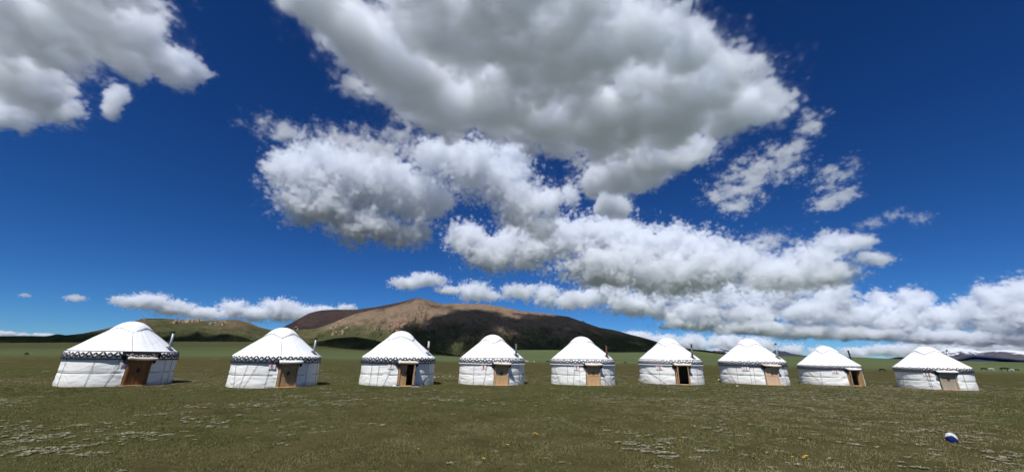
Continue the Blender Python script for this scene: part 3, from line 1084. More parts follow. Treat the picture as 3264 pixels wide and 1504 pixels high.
SH = {}
SH['motif'] = motif_mesh()
SH['crown'] = crown_mesh()
SH['hem'] = hem_mesh()
SH['leaf'] = leaf_meshes()
SH['flap'] = flap_mesh()
SH['side'] = {s: side_flap_mesh(s) for s in (-1, 1)}
SH['jamb'] = MB().box(-0.04, 0.04, -0.07, 0.07, 0.0, 1.26, 0.006).mesh('jamb')
SH['lintel'] = MB().box(-0.47, 0.47, -0.075, 0.075, 1.262, 1.335, 0.006).mesh('lintel')
SH['sill'] = MB().box(-0.50, 0.50, -0.20, 0.08, 0.0, 0.06, 0.010).mesh('threshold')
SH['band'] = ring_mesh('ornament_band', R0 * 1.034, ZB, ZT, 0.02, rt=R0 * 1.016)
SH['edge_lo'] = ring_mesh('band_edging', R0 * 1.040, ZB - 0.050, ZB - 0.004, 0.02)
SH['edge_hi'] = ring_mesh('band_edging', R0 * 1.020, ZT + 0.002, ZT + 0.030, 0.02)
SH['tie'] = ring_mesh('waist_strap', R0 * 1.000, 0.622, 0.655, 0.02, wob=0.02)


def copy_mesh_mat(me, mat):
    key = (me.name, mat.name)
    if key not in SH:
        m2 = me.copy()
        m2.materials.clear()
        m2.materials.append(mat)
        SH[key] = m2
    return SH[key]


def make_yurt(num, label, box, theta_door, num_x, pipe, crown, motif_mat, edge, door_mat, roll_mat, leaf_open=(0, 0), ropes=(), seed=1, valance=False):
    xl, xr, yb = box
    a0, a1 = azel(xl, yb - 25)[0], azel(xr, yb - 25)[0]
    alpha = (a1 - a0) / 2
    az = (a0 + a1) / 2
    hit = ground_hit((xl + xr) / 2, yb)
    rf = math.hypot(hit.x, hit.y)
    R = rf * math.sin(alpha) / (1 - math.sin(alpha))
    D = rf + R
    s = R / (R0 * 1.012)
    cx, cyy = D * math.sin(az), D * math.cos(az)
    root = obj('yurt', None)
    zs = [gz(cx + R * math.sin(t), cyy + R * math.cos(t)) for t in np.linspace(0, 6.28, 9)]
    root.location = (cx, cyy, min(zs))
    root.rotation_euler = (0, 0, -az)
    root.scale = (s, s, s)
    tag(root, label, 'yurt', 'white yurts pitched in a row on the pasture')
    td = math.radians(theta_door)
    obj('wall', wall_mesh(seed, td, 0.225), M['wall'], root)
    obj('roof', roof_mesh(seed), M['roof'], root)
    cr = obj('crown_cover', copy_mesh_mat(SH['crown'], M['roof']), None, root, rot=(0, 0, math.radians(crown)))
    obj('hem_cord', copy_mesh_mat(SH['hem'], M['hem']), None, cr)
    # cords running down from the cover's corners
    for q in range(4):
        th = math.radians(90 * q)
        pts = [pol(th + 0.05 * (k / 9), r, roof_at(r) + 0.016) for k, r in enumerate(np.linspace(0.475, 1.0, 10) * R0)]
        obj('corner_cord', MB().tube(pts, 0.009, 5).mesh('corner_cord', True), M['cord'], cr)
    bd = obj('ornament_band', copy_mesh_mat(SH['band'], M['white_felt']), None, root)
    for q in range(N_MOTIF):
        obj('motif', copy_mesh_mat(SH['motif'], M[motif_mat]), None, bd, rot=(0, 0, 2 * math.pi * q / N_MOTIF + seed * 0.37))
    if edge in ('low', 'both'):
        obj('band_edging', copy_mesh_mat(SH['edge_lo'], M['black']), None, bd)
    else:
        obj('band_edging', copy_mesh_mat(SH['edge_lo'], M['white_felt']), None, bd)
    if edge in ('both', 'high'):
        obj('band_edging', copy_mesh_mat(SH['edge_hi'], M['black' if edge == 'both' else 'grey']), None, bd)
    obj('waist_strap', ring_mesh('waist_strap', R0 * 1.002, 0.622, 0.652, 0.02, 110, td + 0.235, td + 2 * math.pi - 0.235, 0.03, seed), M['strap'], root)
    for th0, lean in ropes:
        t0 = math.radians(th0)
        pts = [pol(t0 + math.radians(lean) * (k / 12), R0 * (1.012 + 0.012 * (k / 12)) + 0.016, ZB - 0.03 - (ZB - 0.06) * k / 12) for k in range(13)]
        obj('tie_rope', MB().tube(pts, 0.008, 5).mesh('tie_rope', True), M['strap'], root)
    # painted number
    tn = math.asin(max(-0.95, min(0.95, num_x)))
    px, py, pz = pol(tn, R0 * 1.004 + 0.035, 0.50 * R0)
    half = 0.085 + 0.07 * len(str(num))
    pt = obj('number_patch', MB().box(-half, half, -0.004, 0.004, -0.14, 0.14).mesh('number_patch'), M['patch'], root, (px, py, pz), (0, 0, tn))
    obj('numeral', numeral_mesh(str(num)), M['red'], pt, (0, -0.010, 0))
    # doorway
    door = obj('door_frame', copy_mesh_mat(SH['lintel'], M[door_mat]), None, root, rot=(0, 0, td))
    yd = -(R0 + 0.01)
    door.location = (-yd * 0 + math.sin(td) * (R0 + 0.01), -math.cos(td) * (R0 + 0.01), 0)
    for sx in (-1, 1):
        obj('jamb', copy_mesh_mat(SH['jamb'], M[door_mat]), None, door, (sx * 0.43, 0, 0))
    obj('threshold', copy_mesh_mat(SH['sill'], M['door_pine' if door_mat != 'door_brown' else 'door_tan']), None, door)
    for sx, op in zip((-1, 1), leaf_open):
        L, p1, p2, rl, hd = SH['leaf']
        lf = obj('door_leaf', copy_mesh_mat(L, M[door_mat]), None, root)
        hx = Matrix.Rotation(td, 4, 'Z') @ Matrix.Translation((sx * 0.388, -(R0 + 0.01), 0)) @ Matrix.Rotation(math.radians(op) * -sx * -1, 4, 'Z')
        if sx > 0:
            hx = hx @ Matrix.Diagonal((-1, 1, 1, 1))
        lf.matrix_local = hx
        for q in (p1, p2, rl):
            obj(q.name.split('.')[0], copy_mesh_mat(q, M[door_mat]), None, lf)
        obj('handle_cord', copy_mesh_mat(hd, M['black']), None, lf)
    rot = Matrix.Rotation(td, 4, 'Z')
    aw = obj('door_awning', copy_mesh_mat(SH['flap'], M['white_felt' if roll_mat == 'white_felt' else 'felt']), None, root)
    aw.matrix_local = rot
    rl_ = obj('felt_roll', roll_mesh(seed), M[roll_mat], root)
    rl_.matrix_local = rot @ Matrix.Translation((0, -(R0 + 0.29), ZB + 0.015))
    for sx in (-1, 1):
        sf = obj('side_flap', copy_mesh_mat(SH['side'][sx], M['black']), None, root)
        sf.matrix_local = rot
    if valance:
        cl, fl = valance_meshes()
        v1 = obj('valance', cl, M['black'], root)
        v1.matrix_local = rot
        obj('flourish', fl, M['white_felt'], v1)['label'] = 'white scrolled flourish on the black valance'
    # stove pipe
    tp, zr, hp, pm, cap, lean = pipe
    tp = math.radians(tp)
    bx, by, bz = pol(tp, zr * R0, roof_at(zr * R0))
    pb = MB().tube([(0, 0, -0.12), (0, 0, 0.0), (0, 0, hp * 0.5), (0, 0, hp * R0)], 0.062, 14)
    pipe_o = obj('chimney_pipe', pb.mesh('chimney_pipe', True), M[pm], root, (bx, by, bz))
    pipe_o.rotation_euler = (math.radians(lean[0]), math.radians(lean[1]), 0)
    slope = Matrix.Rotation(tp, 4, 'Z') @ Matrix.Rotation(math.radians(38), 4, 'X')
    c = obj('collar', MB().box(-0.17, 0.17, -0.15, 0.15, 0.015, 0.035, 0.004).mesh('collar'), M['pipe_dark'], pipe_o)
    c.matrix_local = Matrix.Rotation(-math.radians(lean[0]), 4, 'X') @ slope
    top = hp * R0
    obj('pipe_mouth', MB().tube([(0, 0, top - 0.10), (0, 0, top + 0.012)], 0.066, 14).mesh('pipe_mouth', True), M['soot'], pipe_o)
    if cap == 'hood':
        b = MB()
        b.tube([(0, 0, top + 0.09), (0, 0, top + 0.11), (0, 0, top + 0.17)], [0.135, 0.13, 0.01], 14)
        for q in range(3):
            a = q * 2.094
            b.tube([(0.06 * math.cos(a), 0.06 * math.sin(a), top - 0.03), (0.085 * math.cos(a), 0.085 * math.sin(a), top + 0.10)], 0.008, 5)
        obj('rain_hood', b.mesh('rain_hood', True), M['soot'], pipe_o)
        obj('pipe_sleeve', MB().tube([(0, 0, top * 0.28), (0, 0, top * 0.46)], 0.068, 14).mesh('pipe_sleeve', True), M['pipe_rust'], pipe_o)
    elif cap == 'cone':
        b = MB()
        b.tube([(0, 0, top - 0.02), (0, 0, top + 0.20)], [0.064, 0.115], 14)
        obj('rain_cone', b.mesh('rain_cone', True), M['zinc'], pipe_o)
    return root


YURTS = [
    dict(num=5, label='large white yurt number 5 with black valance and brown double door', box=(174, 549, 1232), theta_door=17, num_x=.03,
         pipe=(59, .90, .42, 'zinc', None, (0, 0)), crown=3, motif_mat='black', edge='both', door_mat='door_brown', roll_mat='felt',
         ropes=((-26, -2), (-3, -7), (6, -3), (-62, 0), (48, 0), (60, 0)), seed=1, valance=True),
    dict(num=6, label='white yurt number 6 with closed tan door under a white felt roll', box=(724, 1011, 1236), theta_door=15.5, num_x=-.095,
         pipe=(62, .90, .38, 'zinc', None, (0, 0)), crown=0, motif_mat='black', edge='low', door_mat='door_tan', roll_mat='white_felt',
         ropes=((-36, -6), (-22, -14), (-8, -2), (42, 0), (66, 0), (-58, 6)), seed=2),
    dict(num=7, label='white yurt number 7 with half open brown door and hooded pipe', box=(1146, 1382, 1231), theta_door=12.8, num_x=-.2,
         pipe=(59, .90, .40, 'pipe_white', 'hood', (0, 0)), crown=45, motif_mat='black', edge='low', door_mat='door_tan', roll_mat='felt',
         leaf_open=(0, 88), ropes=((-42, 0), (-29, 0), (-8, -11), (42, 0), (52, 0)), seed=3),
    dict(num=8, label='white yurt number 8 with pale pine door and dark thin pipe', box=(1463, 1671, 1228), theta_door=15.8, num_x=-.24,
         pipe=(53, .90, .40, 'pipe_dark', None, (0, 0)), crown=2, motif_mat='grey', edge='high', door_mat='door_pine', roll_mat='felt',
         ropes=((-31, 0), (-8, -5), (52, 0)), seed=4),
    dict(num=9, label='white yurt number 9 with pale pine door and rusty brown pipe', box=(1757, 1961, 1228), theta_door=18, num_x=-.175,
         pipe=(58, .90, .39, 'pipe_rust', None, (0, 0)), crown=2, motif_mat='grey', edge='high', door_mat='door_pine', roll_mat='felt',
         ropes=((-62, 22), (-26, 0), (-13, -3), (-5, 0), (40, 0), (55, 0)), seed=5),
    dict(num=10, label='white yurt number 10 with open dark doorway and cone topped pipe', box=(2039, 2244, 1225), theta_door=20, num_x=-.32,
         pipe=(52, .91, .38, 'pipe_dark', 'cone', (0, 0)), crown=-12, motif_mat='grey', edge='high', door_mat='door_tan', roll_mat='felt',
         leaf_open=(95, 74), ropes=((-56, 48), (-19, 0), (50, 0)), seed=6),
    dict(num=11, label='white yurt number 11 with closed pale pink door and tall zinc pipe', box=(2296, 2515, 1225), theta_door=31, num_x=-.185,
         pipe=(63, .88, .46, 'zinc', None, (0, 0)), crown=-6, motif_mat='grey', edge='low', door_mat='door_pink', roll_mat='felt',
         ropes=((-50, 20), (-26, 0), (-4, 0), (2, 0), (60, 0)), seed=7),
    dict(num=12, label='white yurt number 12 with open black doorway and leaning black pipe', box=(2549, 2754, 1228), theta_door=43, num_x=.18,
         pipe=(118, .88, .46, 'soot', None, (0, -4)), crown=-14, motif_mat='black', edge='low', door_mat='door_tan', roll_mat='white_felt',
         leaf_open=(112, 104), ropes=((-42, 26), (-16, 0), (70, 0)), seed=8),
    dict(num=13, label='white yurt number 13 with weathered grey door under a white felt roll', box=(2858, 3113, 1241), theta_door=19.6, num_x=-.126,
         pipe=(140, .86, .50, 'zinc', None, (0, 0)), crown=-8, motif_mat='black', edge='low', door_mat='door_grey', roll_mat='white_felt',
         ropes=((-48, -4), (-9, 2), (-5, 0), (45, 0)), seed=9),
]
Y_ROOT = [make_yurt(**y) for y in YURTS]


# ------------------------------------------------------------------ things lying about the camp
def on_ground(x, y, up=0.0):
    p = ground_hit(x, y)
    p.z += up
    return p


# half-flat ball
def ball():
    p = on_ground(3037, 1409)
    w = 0.5 * 46 / FPX * (p - Vector((0, 0, CAMH))).dot(CF) * 0.66
    n, m = 40, 24
    v = []
    for i in range(n):
        a = 2 * math.pi * i / n
        for j in range(m + 1):
            b = math.pi * j / m
            d = Vector((math.sin(b) * math.cos(a), math.sin(b) * math.sin(a), math.cos(b)))
            k = 1.0
            dent = d.dot(Vector((-0.55, -0.75, 0.15)).normalized())
            k -= 0.16 * max(0, dent - 0.55) / 0.45                       # pushed-in side
            k += 0.05 * math.sin(3 * a + 1) * math.sin(b) ** 2
            q = d * k
            q.z = max(q.z, -0.80)
            if q.x > 0 and q.z > 0:
                q.z *= 1 - 0.30 * q.x                                     # slumped shoulder
            v.append((q.x * 0.92, q.y, q.z * 1.0))
    f = grid_faces(n, m + 1, True)
    v = np.array(v)
    white, blue = simple('ball_white_leather', (0.62, 0.62, 0.57), 0.8, var=0.3), simple('ball_blue_leather', (0.010, 0.024, 0.15), 0.75)
    root = obj('ball', None, loc=(p.x, p.y, p.z + 0.76 * w))
    root.rotation_euler = (0, 0, 0.25)
    root.scale = (0.80 * w, w, 1.08 * w)
    tag(root, 'half flat blue and white ball lying on the grass', 'ball')
    c = v[f].mean(1)
    az = np.arctan2(c[:, 1], c[:, 0])
    wave = 0.06 + 0.24 * np.sin(az * 2 + 0.4) - 0.35 * c[:, 0]
    isb = c[:, 2] < wave
    isb |= (np.abs(((az * 3 / np.pi) % 1) - 0.5) < 0.10) & (c[:, 2] < 0.45) & (c[:, 0] > 0.2)
    for nm, sel, mt in (('white_panels', ~isb, white), ('blue_panels', isb, blue)):
        obj(nm, mesh(nm, v, f[sel][:, ::-1], True), mt, root)
    seam = MB()
    for a in (0.3, 2.1, 4.0):
        seam.tube([(math.sin(t) * math.cos(a) * 0.925, math.sin(t) * math.sin(a) * 1.0, math.cos(t) * 1.005) for t in np.linspace(0.15, 1.9, 14)], 0.012, 4)
    obj('seam', seam.mesh('seam', True), M['black'], root)


ball()


def shoe(label, x, y, yaw, upper, sole, group):
    p = on_ground(x, y)
    root = obj('shoe', None, loc=(p.x, p.y, p.z + 0.012))
    root.rotation_euler = (0, 0, yaw)
    root.scale = (1.15, 1.15, 1.15)
    tag(root, label, 'shoe', group)
    prof = [(-0.14, 0.030, 0.055), (-0.12, 0.040, 0.09), (-0.06, 0.042, 0.10), (0.0, 0.044, 0.085), (0.06, 0.050, 0.062), (0.11, 0.046, 0.050), (0.14, 0.026, 0.035)]
    rings = []
    for x_, w_, h_ in prof:
        rings.append([(x_, w_ * math.cos(a), 0.03 + max(0, math.sin(a)) * (h_ - 0.03) if math.sin(a) > 0 else 0.022) for a in np.linspace(0, 2 * math.pi, 12, endpoint=False)])
    obj('upper', MB().loft(rings).mesh('upper', True), upper, root)
    rs = []
    for z in (0.0, 0.024):
        rs.append([(x_, w_ * 1.08, z) for x_, w_, h_ in prof] + [(x_, -w_ * 1.08, z) for x_, w_, h_ in reversed(prof)])
    obj('sole', MB().loft(rs).mesh('sole'), sole, root)


sh_w, sh_b = simple('white_rubber', (0.75, 0.75, 0.73)), simple('black_canvas', (0.02, 0.02, 0.022))
for dx, yw in ((1259, 0.35), (1268, 0.25)):
    shoe('white shoe beside the left jamb of yurt 7' if dx < 1262 else 'black shoe beside the white one at the left jamb of yurt 7', dx, 1232, yw, sh_b if dx > 1262 else sh_w, sh_w, 'pair of shoes left of the yurt 7 doorway')
for dx, yw in ((1318, 0.5), (1328, 0.1)):
    shoe('black shoe with pale sole beside the right jamb of yurt 7', dx, 1233, yw, sh_b, sh_w, 'pair of shoes right of the yurt 7 doorway')


# pale stones in the pasture
def stone_mesh(seed):
    r = np.random.default_rng(seed)
    v, f = [], []
    n, m = 10, 6
    for i in range(n):
        for j in range(m + 1):
            a, b = 2 * math.pi * i / n, math.pi * j / m
            k = 1 + 0.22 * (r.random() - 0.5)
            v.append((math.sin(b) * math.cos(a) * k, math.sin(b) * math.sin(a) * k * 0.75, max(-0.4, math.cos(b) * k * 0.6)))
    return mesh('stone', np.array(v), grid_faces(n, m + 1, True)[:, ::-1], False)


m_stone = simple('pale_limestone', (0.50, 0.48, 0.43), 0.95, var=0.3)
STM = [stone_mesh(k) for k in range(4)]
_s78 = 'small pale stone in the loose row between yurts 7 and 8'
STONE_AT = [_s78, _s78, _s78, 'pale stone at the left foot of yurt 10', 'pale stone at the left foot of yurt 11', _s78, 'pale stone on the grass in front of yurt 11',
            'larger white stone on the far meadow beyond yurt 8', 'tiny white stone on the far meadow beyond yurt 8', 'small pale stone between yurts 11 and 12',
            'small pale stone near the right foot of yurt 8', 'small pale stone near the right foot of yurt 10']
for k, (x, y, wpx) in enumerate([(1434, 1199, 6), (1412, 1199, 5), (1385, 1203, 7), (2037, 1211, 6), (2291, 1211, 6), (1398, 1200, 4), (2350, 1231, 7), (1702, 1153, 5),
                                 (1690, 1153, 3), (2551, 1198, 4), (1680, 1231, 3), (2230, 1216, 4)]):
    p = on_ground(x, y)
    sz = 0.5 * wpx / FPX * p.length
    o = obj('stone', STM[k % 4], m_stone, loc=(p.x, p.y, p.z + 0.25 * sz), rot=(0, 0, k * 1.3))
    o.scale = (sz, sz, sz)
    tag(o, STONE_AT[k], 'stone', 'pale stones scattered around the yurts')


# grazing animals on the far meadow
def beast_mesh(kind):
    """one continuous skinned body, head down to graze"""
    if kind == 'cow':
        V = [((0, 0, 1.02), .30), ((.42, 0, 1.05), .30), ((.78, 0, 1.08), .27), ((-.42, 0, 1.03), .29), ((-.74, 0, 1.08), .23),
             ((1.05, 0, .98), .17), ((1.28, 0, .66), .13), ((1.42, 0, .38), .11), ((1.55, 0, .18), .07),
             ((-.90, 0, 1.00), .05), ((-.97, 0, .60), .03), ((-.95, 0, .35), .04)]
        E = [(0, 1), (1, 2), (0, 3), (3, 4), (2, 5), (5, 6), (6, 7), (7, 8), (4, 9), (9, 10), (10, 11)]
        legs = [(2, .62, .17, 1), (2, .62, -.17, 1), (4, -.66, .17, 0), (4, -.66, -.17, 0)]
        for par, x, y, fr in legs:
            b = len(V)
            if fr:
                V += [((x, y, .78), .13), ((x + .02, y, .42), .07), ((x, y, .10), .05), ((x + .05, y, .02), .06)]
            else:
                V += [((x + .06, y, .80), .17), ((x + .08, y, .58), .10), ((x - .06, y, .40), .065), ((x, y, .10), .05), ((x + .05, y, .02), .06)]
            E.append((par, b))
            for k in range(b, len(V) - 1):
                E.append((k, k + 1))
        V += [((1.26, .13, .72), .03), ((1.22, .24, .74), .04), ((1.26, -.13, .72), .03), ((1.22, -.24, .74), .04)]
        n = len(V)
        E += [(6, n - 4), (n - 4, n - 3), (6, n - 2), (n - 2, n - 1)]
    me = bpy.data.meshes.new('body')
    me.from_pydata([v[0] for v in V], E, [])
    o = bpy.data.objects.new('tmp_body', me)
    COL.objects.link(o)
    sk = o.modifiers.new('skin', 'SKIN')
    for i, (c, r) in enumerate(V):
        me.skin_vertices[0].data[i].radius = (r, r)
    me.skin_vertices[0].data[0].use_root = True
    ss = o.modifiers.new('smooth', 'SUBSURF')
    ss.levels = ss.render_levels = 1
    dg = bpy.context.evaluated_depsgraph_get()
    out = bpy.data.meshes.new_from_object(o.evaluated_get(dg))
    bpy.data.objects.remove(o)
    out.polygons.foreach_set('use_smooth', np.ones(len(out.polygons), dtype=bool))
    return out


COW = beast_mesh('cow')
m_dark, m_pale = simple('dark_hide', (0.020, 0.016, 0.014), 0.8), simple('pale_hide', (0.55, 0.52, 0.47), 0.9)
COW_D, COW_W = COW, COW.copy()
COW_D.materials.append(m_dark)
COW_W.materials.append(m_pale)
for x, y, wpx, me, yaw, lab in [
        (3137, 1181, 13, COW_D, 0.2, 'dark cow closest to yurt 13 in the herd on the far meadow'), (3162, 1181, 11, COW_W, 3.0, 'larger pale cow beside the dark cow closest to yurt 13'),
        (3203, 1183, 17, COW_D, 0.1, 'largest dark cow standing between the two pale cows'), (3228, 1184, 8, COW_W, 2.8, 'small pale cow between the largest dark cow and a small dark one'),
        (3243, 1183, 8, COW_D, 3.3, 'small dark cow at the herd end farthest from yurt 13'), (82, 1132, 8, COW_D, 1.0, 'dark cow alone on the rising meadow left of yurt 5'),
        (1992, 1159, 7, COW_D, 0.3, 'dark cow seen beside the rusty pipe of yurt 9'), (1747, 1155, 6, COW_D, 2.9, 'small dark cow on the meadow just left of yurt 9'),
        (1678, 1155, 5, COW_W, 0.2, 'small pale cow on the meadow just right of yurt 8'), (2812, 1184, 6, COW_D, 0.4, 'dark cow standing on the meadow just left of yurt 13')]:
    p = on_ground(x, y)
    k = wpx / FPX * p.length / 2.5 * 0.85
    k = min(1.25, max(0.55, k))
    az = math.atan2(p.x, p.y)
    o = obj('cow', me, None, loc=(p.x, p.y, p.z - 0.02), rot=(0, 0, yaw - az))
    o.scale = (k, k, k)
    tag(o, lab, 'cow', 'cattle grazing beyond the camp')


# yellow flowers in the near grass
def flower_meshes():
    st = MB().tube([(0, 0, -0.01), (0.004, 0.002, 0.03), (0.0, 0.004, 0.062)], [0.003, 0.0025, 0.002], 5).mesh('stem', True)
    b = MB()
    for k in range(8):
        a = k * math.pi / 4
        c, s_ = math.cos(a), math.sin(a)
        pt = [(0.004, -0.004, 0), (0.016, -0.009, 0.006), (0.027, 0, 0.004), (0.016, 0.009, 0.006), (0.004, 0.004, 0)]
        b.add([(x * c - y * s_, x * s_ + y * c, 0.062 + z) for x, y, z in pt], [(0, 1, 2, 3, 4)])
    b.tube([(0, 0, 0.058), (0, 0, 0.070)], [0.009, 0.006], 8)
    return st, b.mesh('petals')


ST, PE = flower_meshes()
ST.materials.append(simple('flower_stem', (0.06, 0.10, 0.03)))
PE.materials.append(simple('yellow_petal', (0.80, 0.55, 0.02), 0.7, var=0.05))
FLOWER_AT = {3: 'lone yellow flower on the grass ahead of the door of yurt 8', 4: 'faint lone yellow flower far out on the grass before yurt 9', 5: 'lone yellow flower on the grass ahead of yurt 7',
             6: 'lone yellow flower deep in the foreground grass before yurt 8', 11: 'lone yellow flower between the ball and the close clump of flowers',
             12: 'lone yellow flower just left of the close clump of flowers', 13: 'lone yellow flower left of the trio of yellow flowers'}
for k, (x, y) in enumerate([(1706, 1389), (1711, 1392), (1700, 1391), (1522, 1347), (1694, 1314), (1331, 1444), (1540, 1475), (2567, 1467), (2571, 1464), (2576, 1466), (2563, 1470), (2760, 1431), (2528, 1468), (1617, 1428)]):
    p = on_ground(x, y)
    root = obj('yellow_flower', None, loc=(p.x, p.y, p.z), rot=(0.1 * math.sin(k), 0.1 * math.cos(k * 2), k))
    root.scale = (1.1, 1.1, 1.1)
    tag(root, 'yellow flower in the trio on the grass between yurts 8 and 9' if k < 3 else 'yellow flower in the close clump on the grass before yurt 12' if 7 <= k <= 10 else FLOWER_AT[k], 'flower', 'yellow flowers in the foreground grass')
    obj('stem', ST, None, root)
    obj('petals', PE, None, root)


# rock outcrops on the slopes
def rock_cluster(name, label, cx, cy_, wpx, hpx, n, hillobj, col, seed):
    r = np.random.default_rng(seed)
    dg = None
    root = obj(name, None)
    pts = []
    inv = hillobj.matrix_world.inverted()
    for k in range(n):
        x, y = cx + (r.random() - 0.5) * wpx, cy_ + (r.random() - 0.5) * hpx
        if abs((x - cx) / wpx * 2 + (y - cy_) / hpx * 2 * 0.8) > 1.05:
            continue
        d = ray(x, y)
        ok, loc, nrm, _ = hillobj.ray_cast(Vector((0, 0, CAMH)), d)
        if ok:
            pts.append((loc, nrm))
    if not pts:
        bpy.data.objects.remove(root)
        return
    o0 = sum((p[0] for p in pts), Vector()) / len(pts)
    root.location = o0
    tag(root, label, 'rock outcrop')
    for loc, nrm in pts:
        s = (0.5 + r.random()) * wpx / FPX * loc.length * (0.050 if 'mountain' in hillobj.name else 0.036)
        me = ROCKM[int(r.integers(len(ROCKM)))]
        q = obj('rock', copy_mesh_mat(me, col), None, root, loc - o0, (r.random() * 0.6, r.random() * 0.6, r.random() * 6.28))
        q.scale = (s * (0.7 + 0.6 * r.random()), s, s * (0.7 + 0.9 * r.random()))


def angular_rock(seed):
    r = np.random.default_rng(seed)
    v = []
    for z, k in ((-0.6, 1.0), (0.1, 0.95), (0.7, 0.7), (1.0, 0.35)):
        for i in range(7):
            a = 2 * math.pi * (i + 0.4 * r.random()) / 7
            kk = k * (0.7 + 0.5 * r.random())
            v.append((math.cos(a) * kk, math.sin(a) * kk, z * (0.85 + 0.3 * r.random())))
    rings = [v[i * 7:(i + 1) * 7] for i in range(4)]
    return MB().loft(rings).mesh('rock')


ROCKM = [angular_rock(100 + k) for k in range(5)]
bpy.context.view_layer.update()
OB = bpy.data.objects
m_rock1, m_rock2 = simple('tan_crag_rock', (0.30, 0.215, 0.145), 1.0, var=0.3, scale=0.6), simple('reddish_crag_rock', (0.27, 0.165, 0.115), 1.0, var=0.3, scale=0.6)
for a in [('tan crag of broken rock on the sunlit mountain flank', 1082, 1046, 62, 46, 46, 'mountain', m_rock1, 1),
          ('reddish crag of broken rock below the mountain peak', 1276, 1038, 74, 38, 52, 'mountain', m_rock2, 2),
          ('small dark crag in the shade right of the reddish crag', 1360, 1044, 50, 22, 20, 'mountain', m_rock2, 3),
          ('low tan crag at the mountain foot left of the big tan crag', 936, 1050, 28, 24, 16, 'back_mountain', m_rock1, 4),
          ('rocky rim at the left end of the mesa crest', 452, 1023, 34, 16, 26, 'mesa_hill', m_rock1, 5),
          ('thin band of rock along the middle of the mesa crest', 600, 1026, 90, 8, 34, 'mesa_hill', m_rock1, 6),
          ('rocky rim at the right end of the mesa crest', 700, 1030, 60, 14, 26, 'mesa_hill', m_rock1, 7),
          ('row of pale boulders high on the shaded mountain shoulder', 1840, 1030, 60, 16, 20, 'mountain', m_rock1, 8),
          ('pair of pale ledges between the tan and the reddish crags', 1192, 1046, 40, 14, 10, 'mountain', m_rock1, 9)]:
    rock_cluster('rock_outcrop', a[0], a[1], a[2], a[3], a[4], a[5], OB[a[6]], a[7], a[8])

# ------------------------------------------------------------------ short grass and pale ground plants
def leaf_mat(name, stops, rough=0.9):
    m, n, b = new_mat(name)
    at = nnode(n, 'ShaderNodeAttribute', attribute_name='tint')
    n.links.new(ramp(n, at.outputs['Fac'], stops), b.inputs['Base Color'])
    b.inputs['Roughness'].default_value = rough
    b.inputs['Specular IOR Level'].default_value = 0.1
    tr = nnode(n, 'ShaderNodeBsdfTranslucent')
    n.links.new(ramp(n, at.outputs['Fac'], stops), tr.inputs[0])
    mx = nnode(n, 'ShaderNodeMixShader')
    mx.inputs[0].default_value = 0.25
    n.links.new(b.outputs[0], mx.inputs[1])
    n.links.new(tr.outputs[0], mx.inputs[2])
    n.links.new(mx.outputs[0], n.nodes['Material Output'].inputs[0])
    return m


def scatter(n, r0, r1, power, half_deg):
    r = r0 + (r1 - r0) * rng.random(n) ** power
    a = np.radians((rng.random(n) * 2 - 1) * half_deg)
    return r * np.sin(a), r * np.cos(a), r


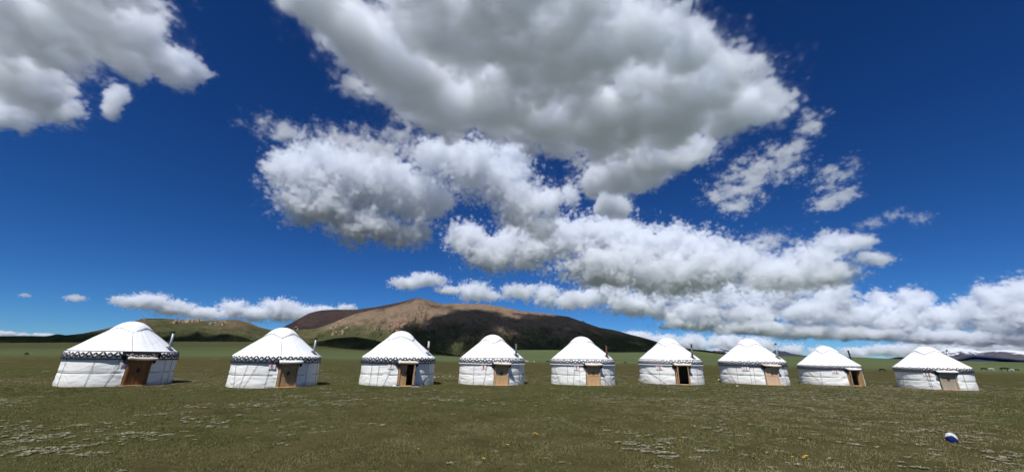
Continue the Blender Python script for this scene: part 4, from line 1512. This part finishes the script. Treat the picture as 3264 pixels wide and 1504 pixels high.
def grass():
    n = 900000
    x, y, r = scatter(n, 4.5, 46.0, 1.35, 66)
    clump = fbm(x * 1.6, y * 1.6, 3, 60)
    keep = rng.random(n) < np.clip((clump - 0.32) * 3.6, 0.08, 1)
    for yr in Y_ROOT:                                        # none inside the yurts
        keep &= np.hypot(x - yr.location.x, y - yr.location.y) > R0 * yr.scale.x * 1.01
    x, y, r, clump = x[keep], y[keep], r[keep], clump[keep]
    n = len(x)
    z = gz(x, y)
    h = (0.012 + 0.020 * rng.random(n) ** 1.5) * (0.7 + clump) * (0.9 + r / 60)
    w = (0.0028 + 0.003 * rng.random(n)) * (0.8 + r / 16)
    a = rng.random(n) * 2 * np.pi
    lean = (0.25 + 0.9 * rng.random(n)) * h
    la = a + np.pi / 2 + (rng.random(n) - 0.5)
    dx, dy = np.cos(a) * w, np.sin(a) * w
    v = np.empty((n, 3, 3), np.float32)
    v[:, 0] = np.stack([x - dx, y - dy, z - 0.004], -1)
    v[:, 1] = np.stack([x + dx, y + dy, z - 0.004], -1)
    v[:, 2] = np.stack([x + np.cos(la) * lean, y + np.sin(la) * lean, z + h], -1)
    me = mesh('grass', v.reshape(-1, 3), np.arange(n * 3).reshape(n, 3), False)
    big = fbm(x * 0.16, y * 0.16, 3, 77)
    t = np.clip(0.62 * rng.random(n) + 0.9 * (big - 0.24) + 0.25 * (clump - 0.5), 0, 1)
    at = me.attributes.new('tint', 'FLOAT', 'POINT')
    at.data.foreach_set('value', np.repeat(t, 3).astype(np.float32))
    o = obj('grass', me, leaf_mat('grass_blades', [(0.1, (0.082, 0.116, 0.026)), (0.4, (0.138, 0.150, 0.046)), (0.65, (0.200, 0.176, 0.074)), (0.9, (0.310, 0.260, 0.145))]))
    o['kind'] = 'stuff'


def pale_plants():
    n = 42000
    x, y, r = scatter(n, 4.5, 60.0, 1.25, 66)
    patch = fbm(x * 0.22, y * 0.22, 4, 173)
    fine = fbm(x * 1.9, y * 1.9, 3, 95)
    side = -0.06 + 0.125 * sstep(2, 11, x) + 0.052 * sstep(-4, -15, x)
    keep = (patch * 0.55 + fine * 0.5 + side) > 0.618
    keep |= rng.random(n) < 0.008 + 0.030 * sstep(0, 8, x)
    for yr in Y_ROOT:
        keep &= np.hypot(x - yr.location.x, y - yr.location.y) > R0 * yr.scale.x * 1.05
    x, y, r = x[keep], y[keep], r[keep]
    n = len(x)
    z = gz(x, y)
    L = 7
    rad = (0.024 + 0.060 * rng.random(n) ** 1.6) * (0.9 + r / 40)
    V = np.empty((n, L, 3, 3), np.float32)
    a0 = rng.random(n) * 6.28
    for k in range(L):
        a = a0 + 2 * np.pi * k / L + (rng.random(n) - 0.5) * 0.5
        ln = rad * (0.7 + 0.6 * rng.random(n))
        up = 0.010 + 0.020 * rng.random(n)
        c, s = np.cos(a), np.sin(a)
        ww = ln * 0.38
        V[:, k, 0] = np.stack([x + c * 0.1 * ln, y + s * 0.1 * ln, z + 0.012], -1)
        V[:, k, 1] = np.stack([x + c * ln - s * ww, y + s * ln + c * ww, z + up], -1)
        V[:, k, 2] = np.stack([x + c * ln + s * ww, y + s * ln - c * ww, z + up + 0.004], -1)
    me = mesh('pale_ground_plants', V.reshape(-1, 3), np.arange(n * L * 3).reshape(-1, 3)[:, ::-1], False)
    at = me.attributes.new('tint', 'FLOAT', 'POINT')
    at.data.foreach_set('value', np.repeat(rng.random(n * L), 3).astype(np.float32))
    o = obj('pale_ground_plants', me, leaf_mat('silvery_leaves', [(0.0, (0.16, 0.155, 0.085)), (0.5, (0.265, 0.255, 0.160)), (1.0, (0.37, 0.35, 0.245))]))
    o['kind'] = 'stuff'


grass()
pale_plants()
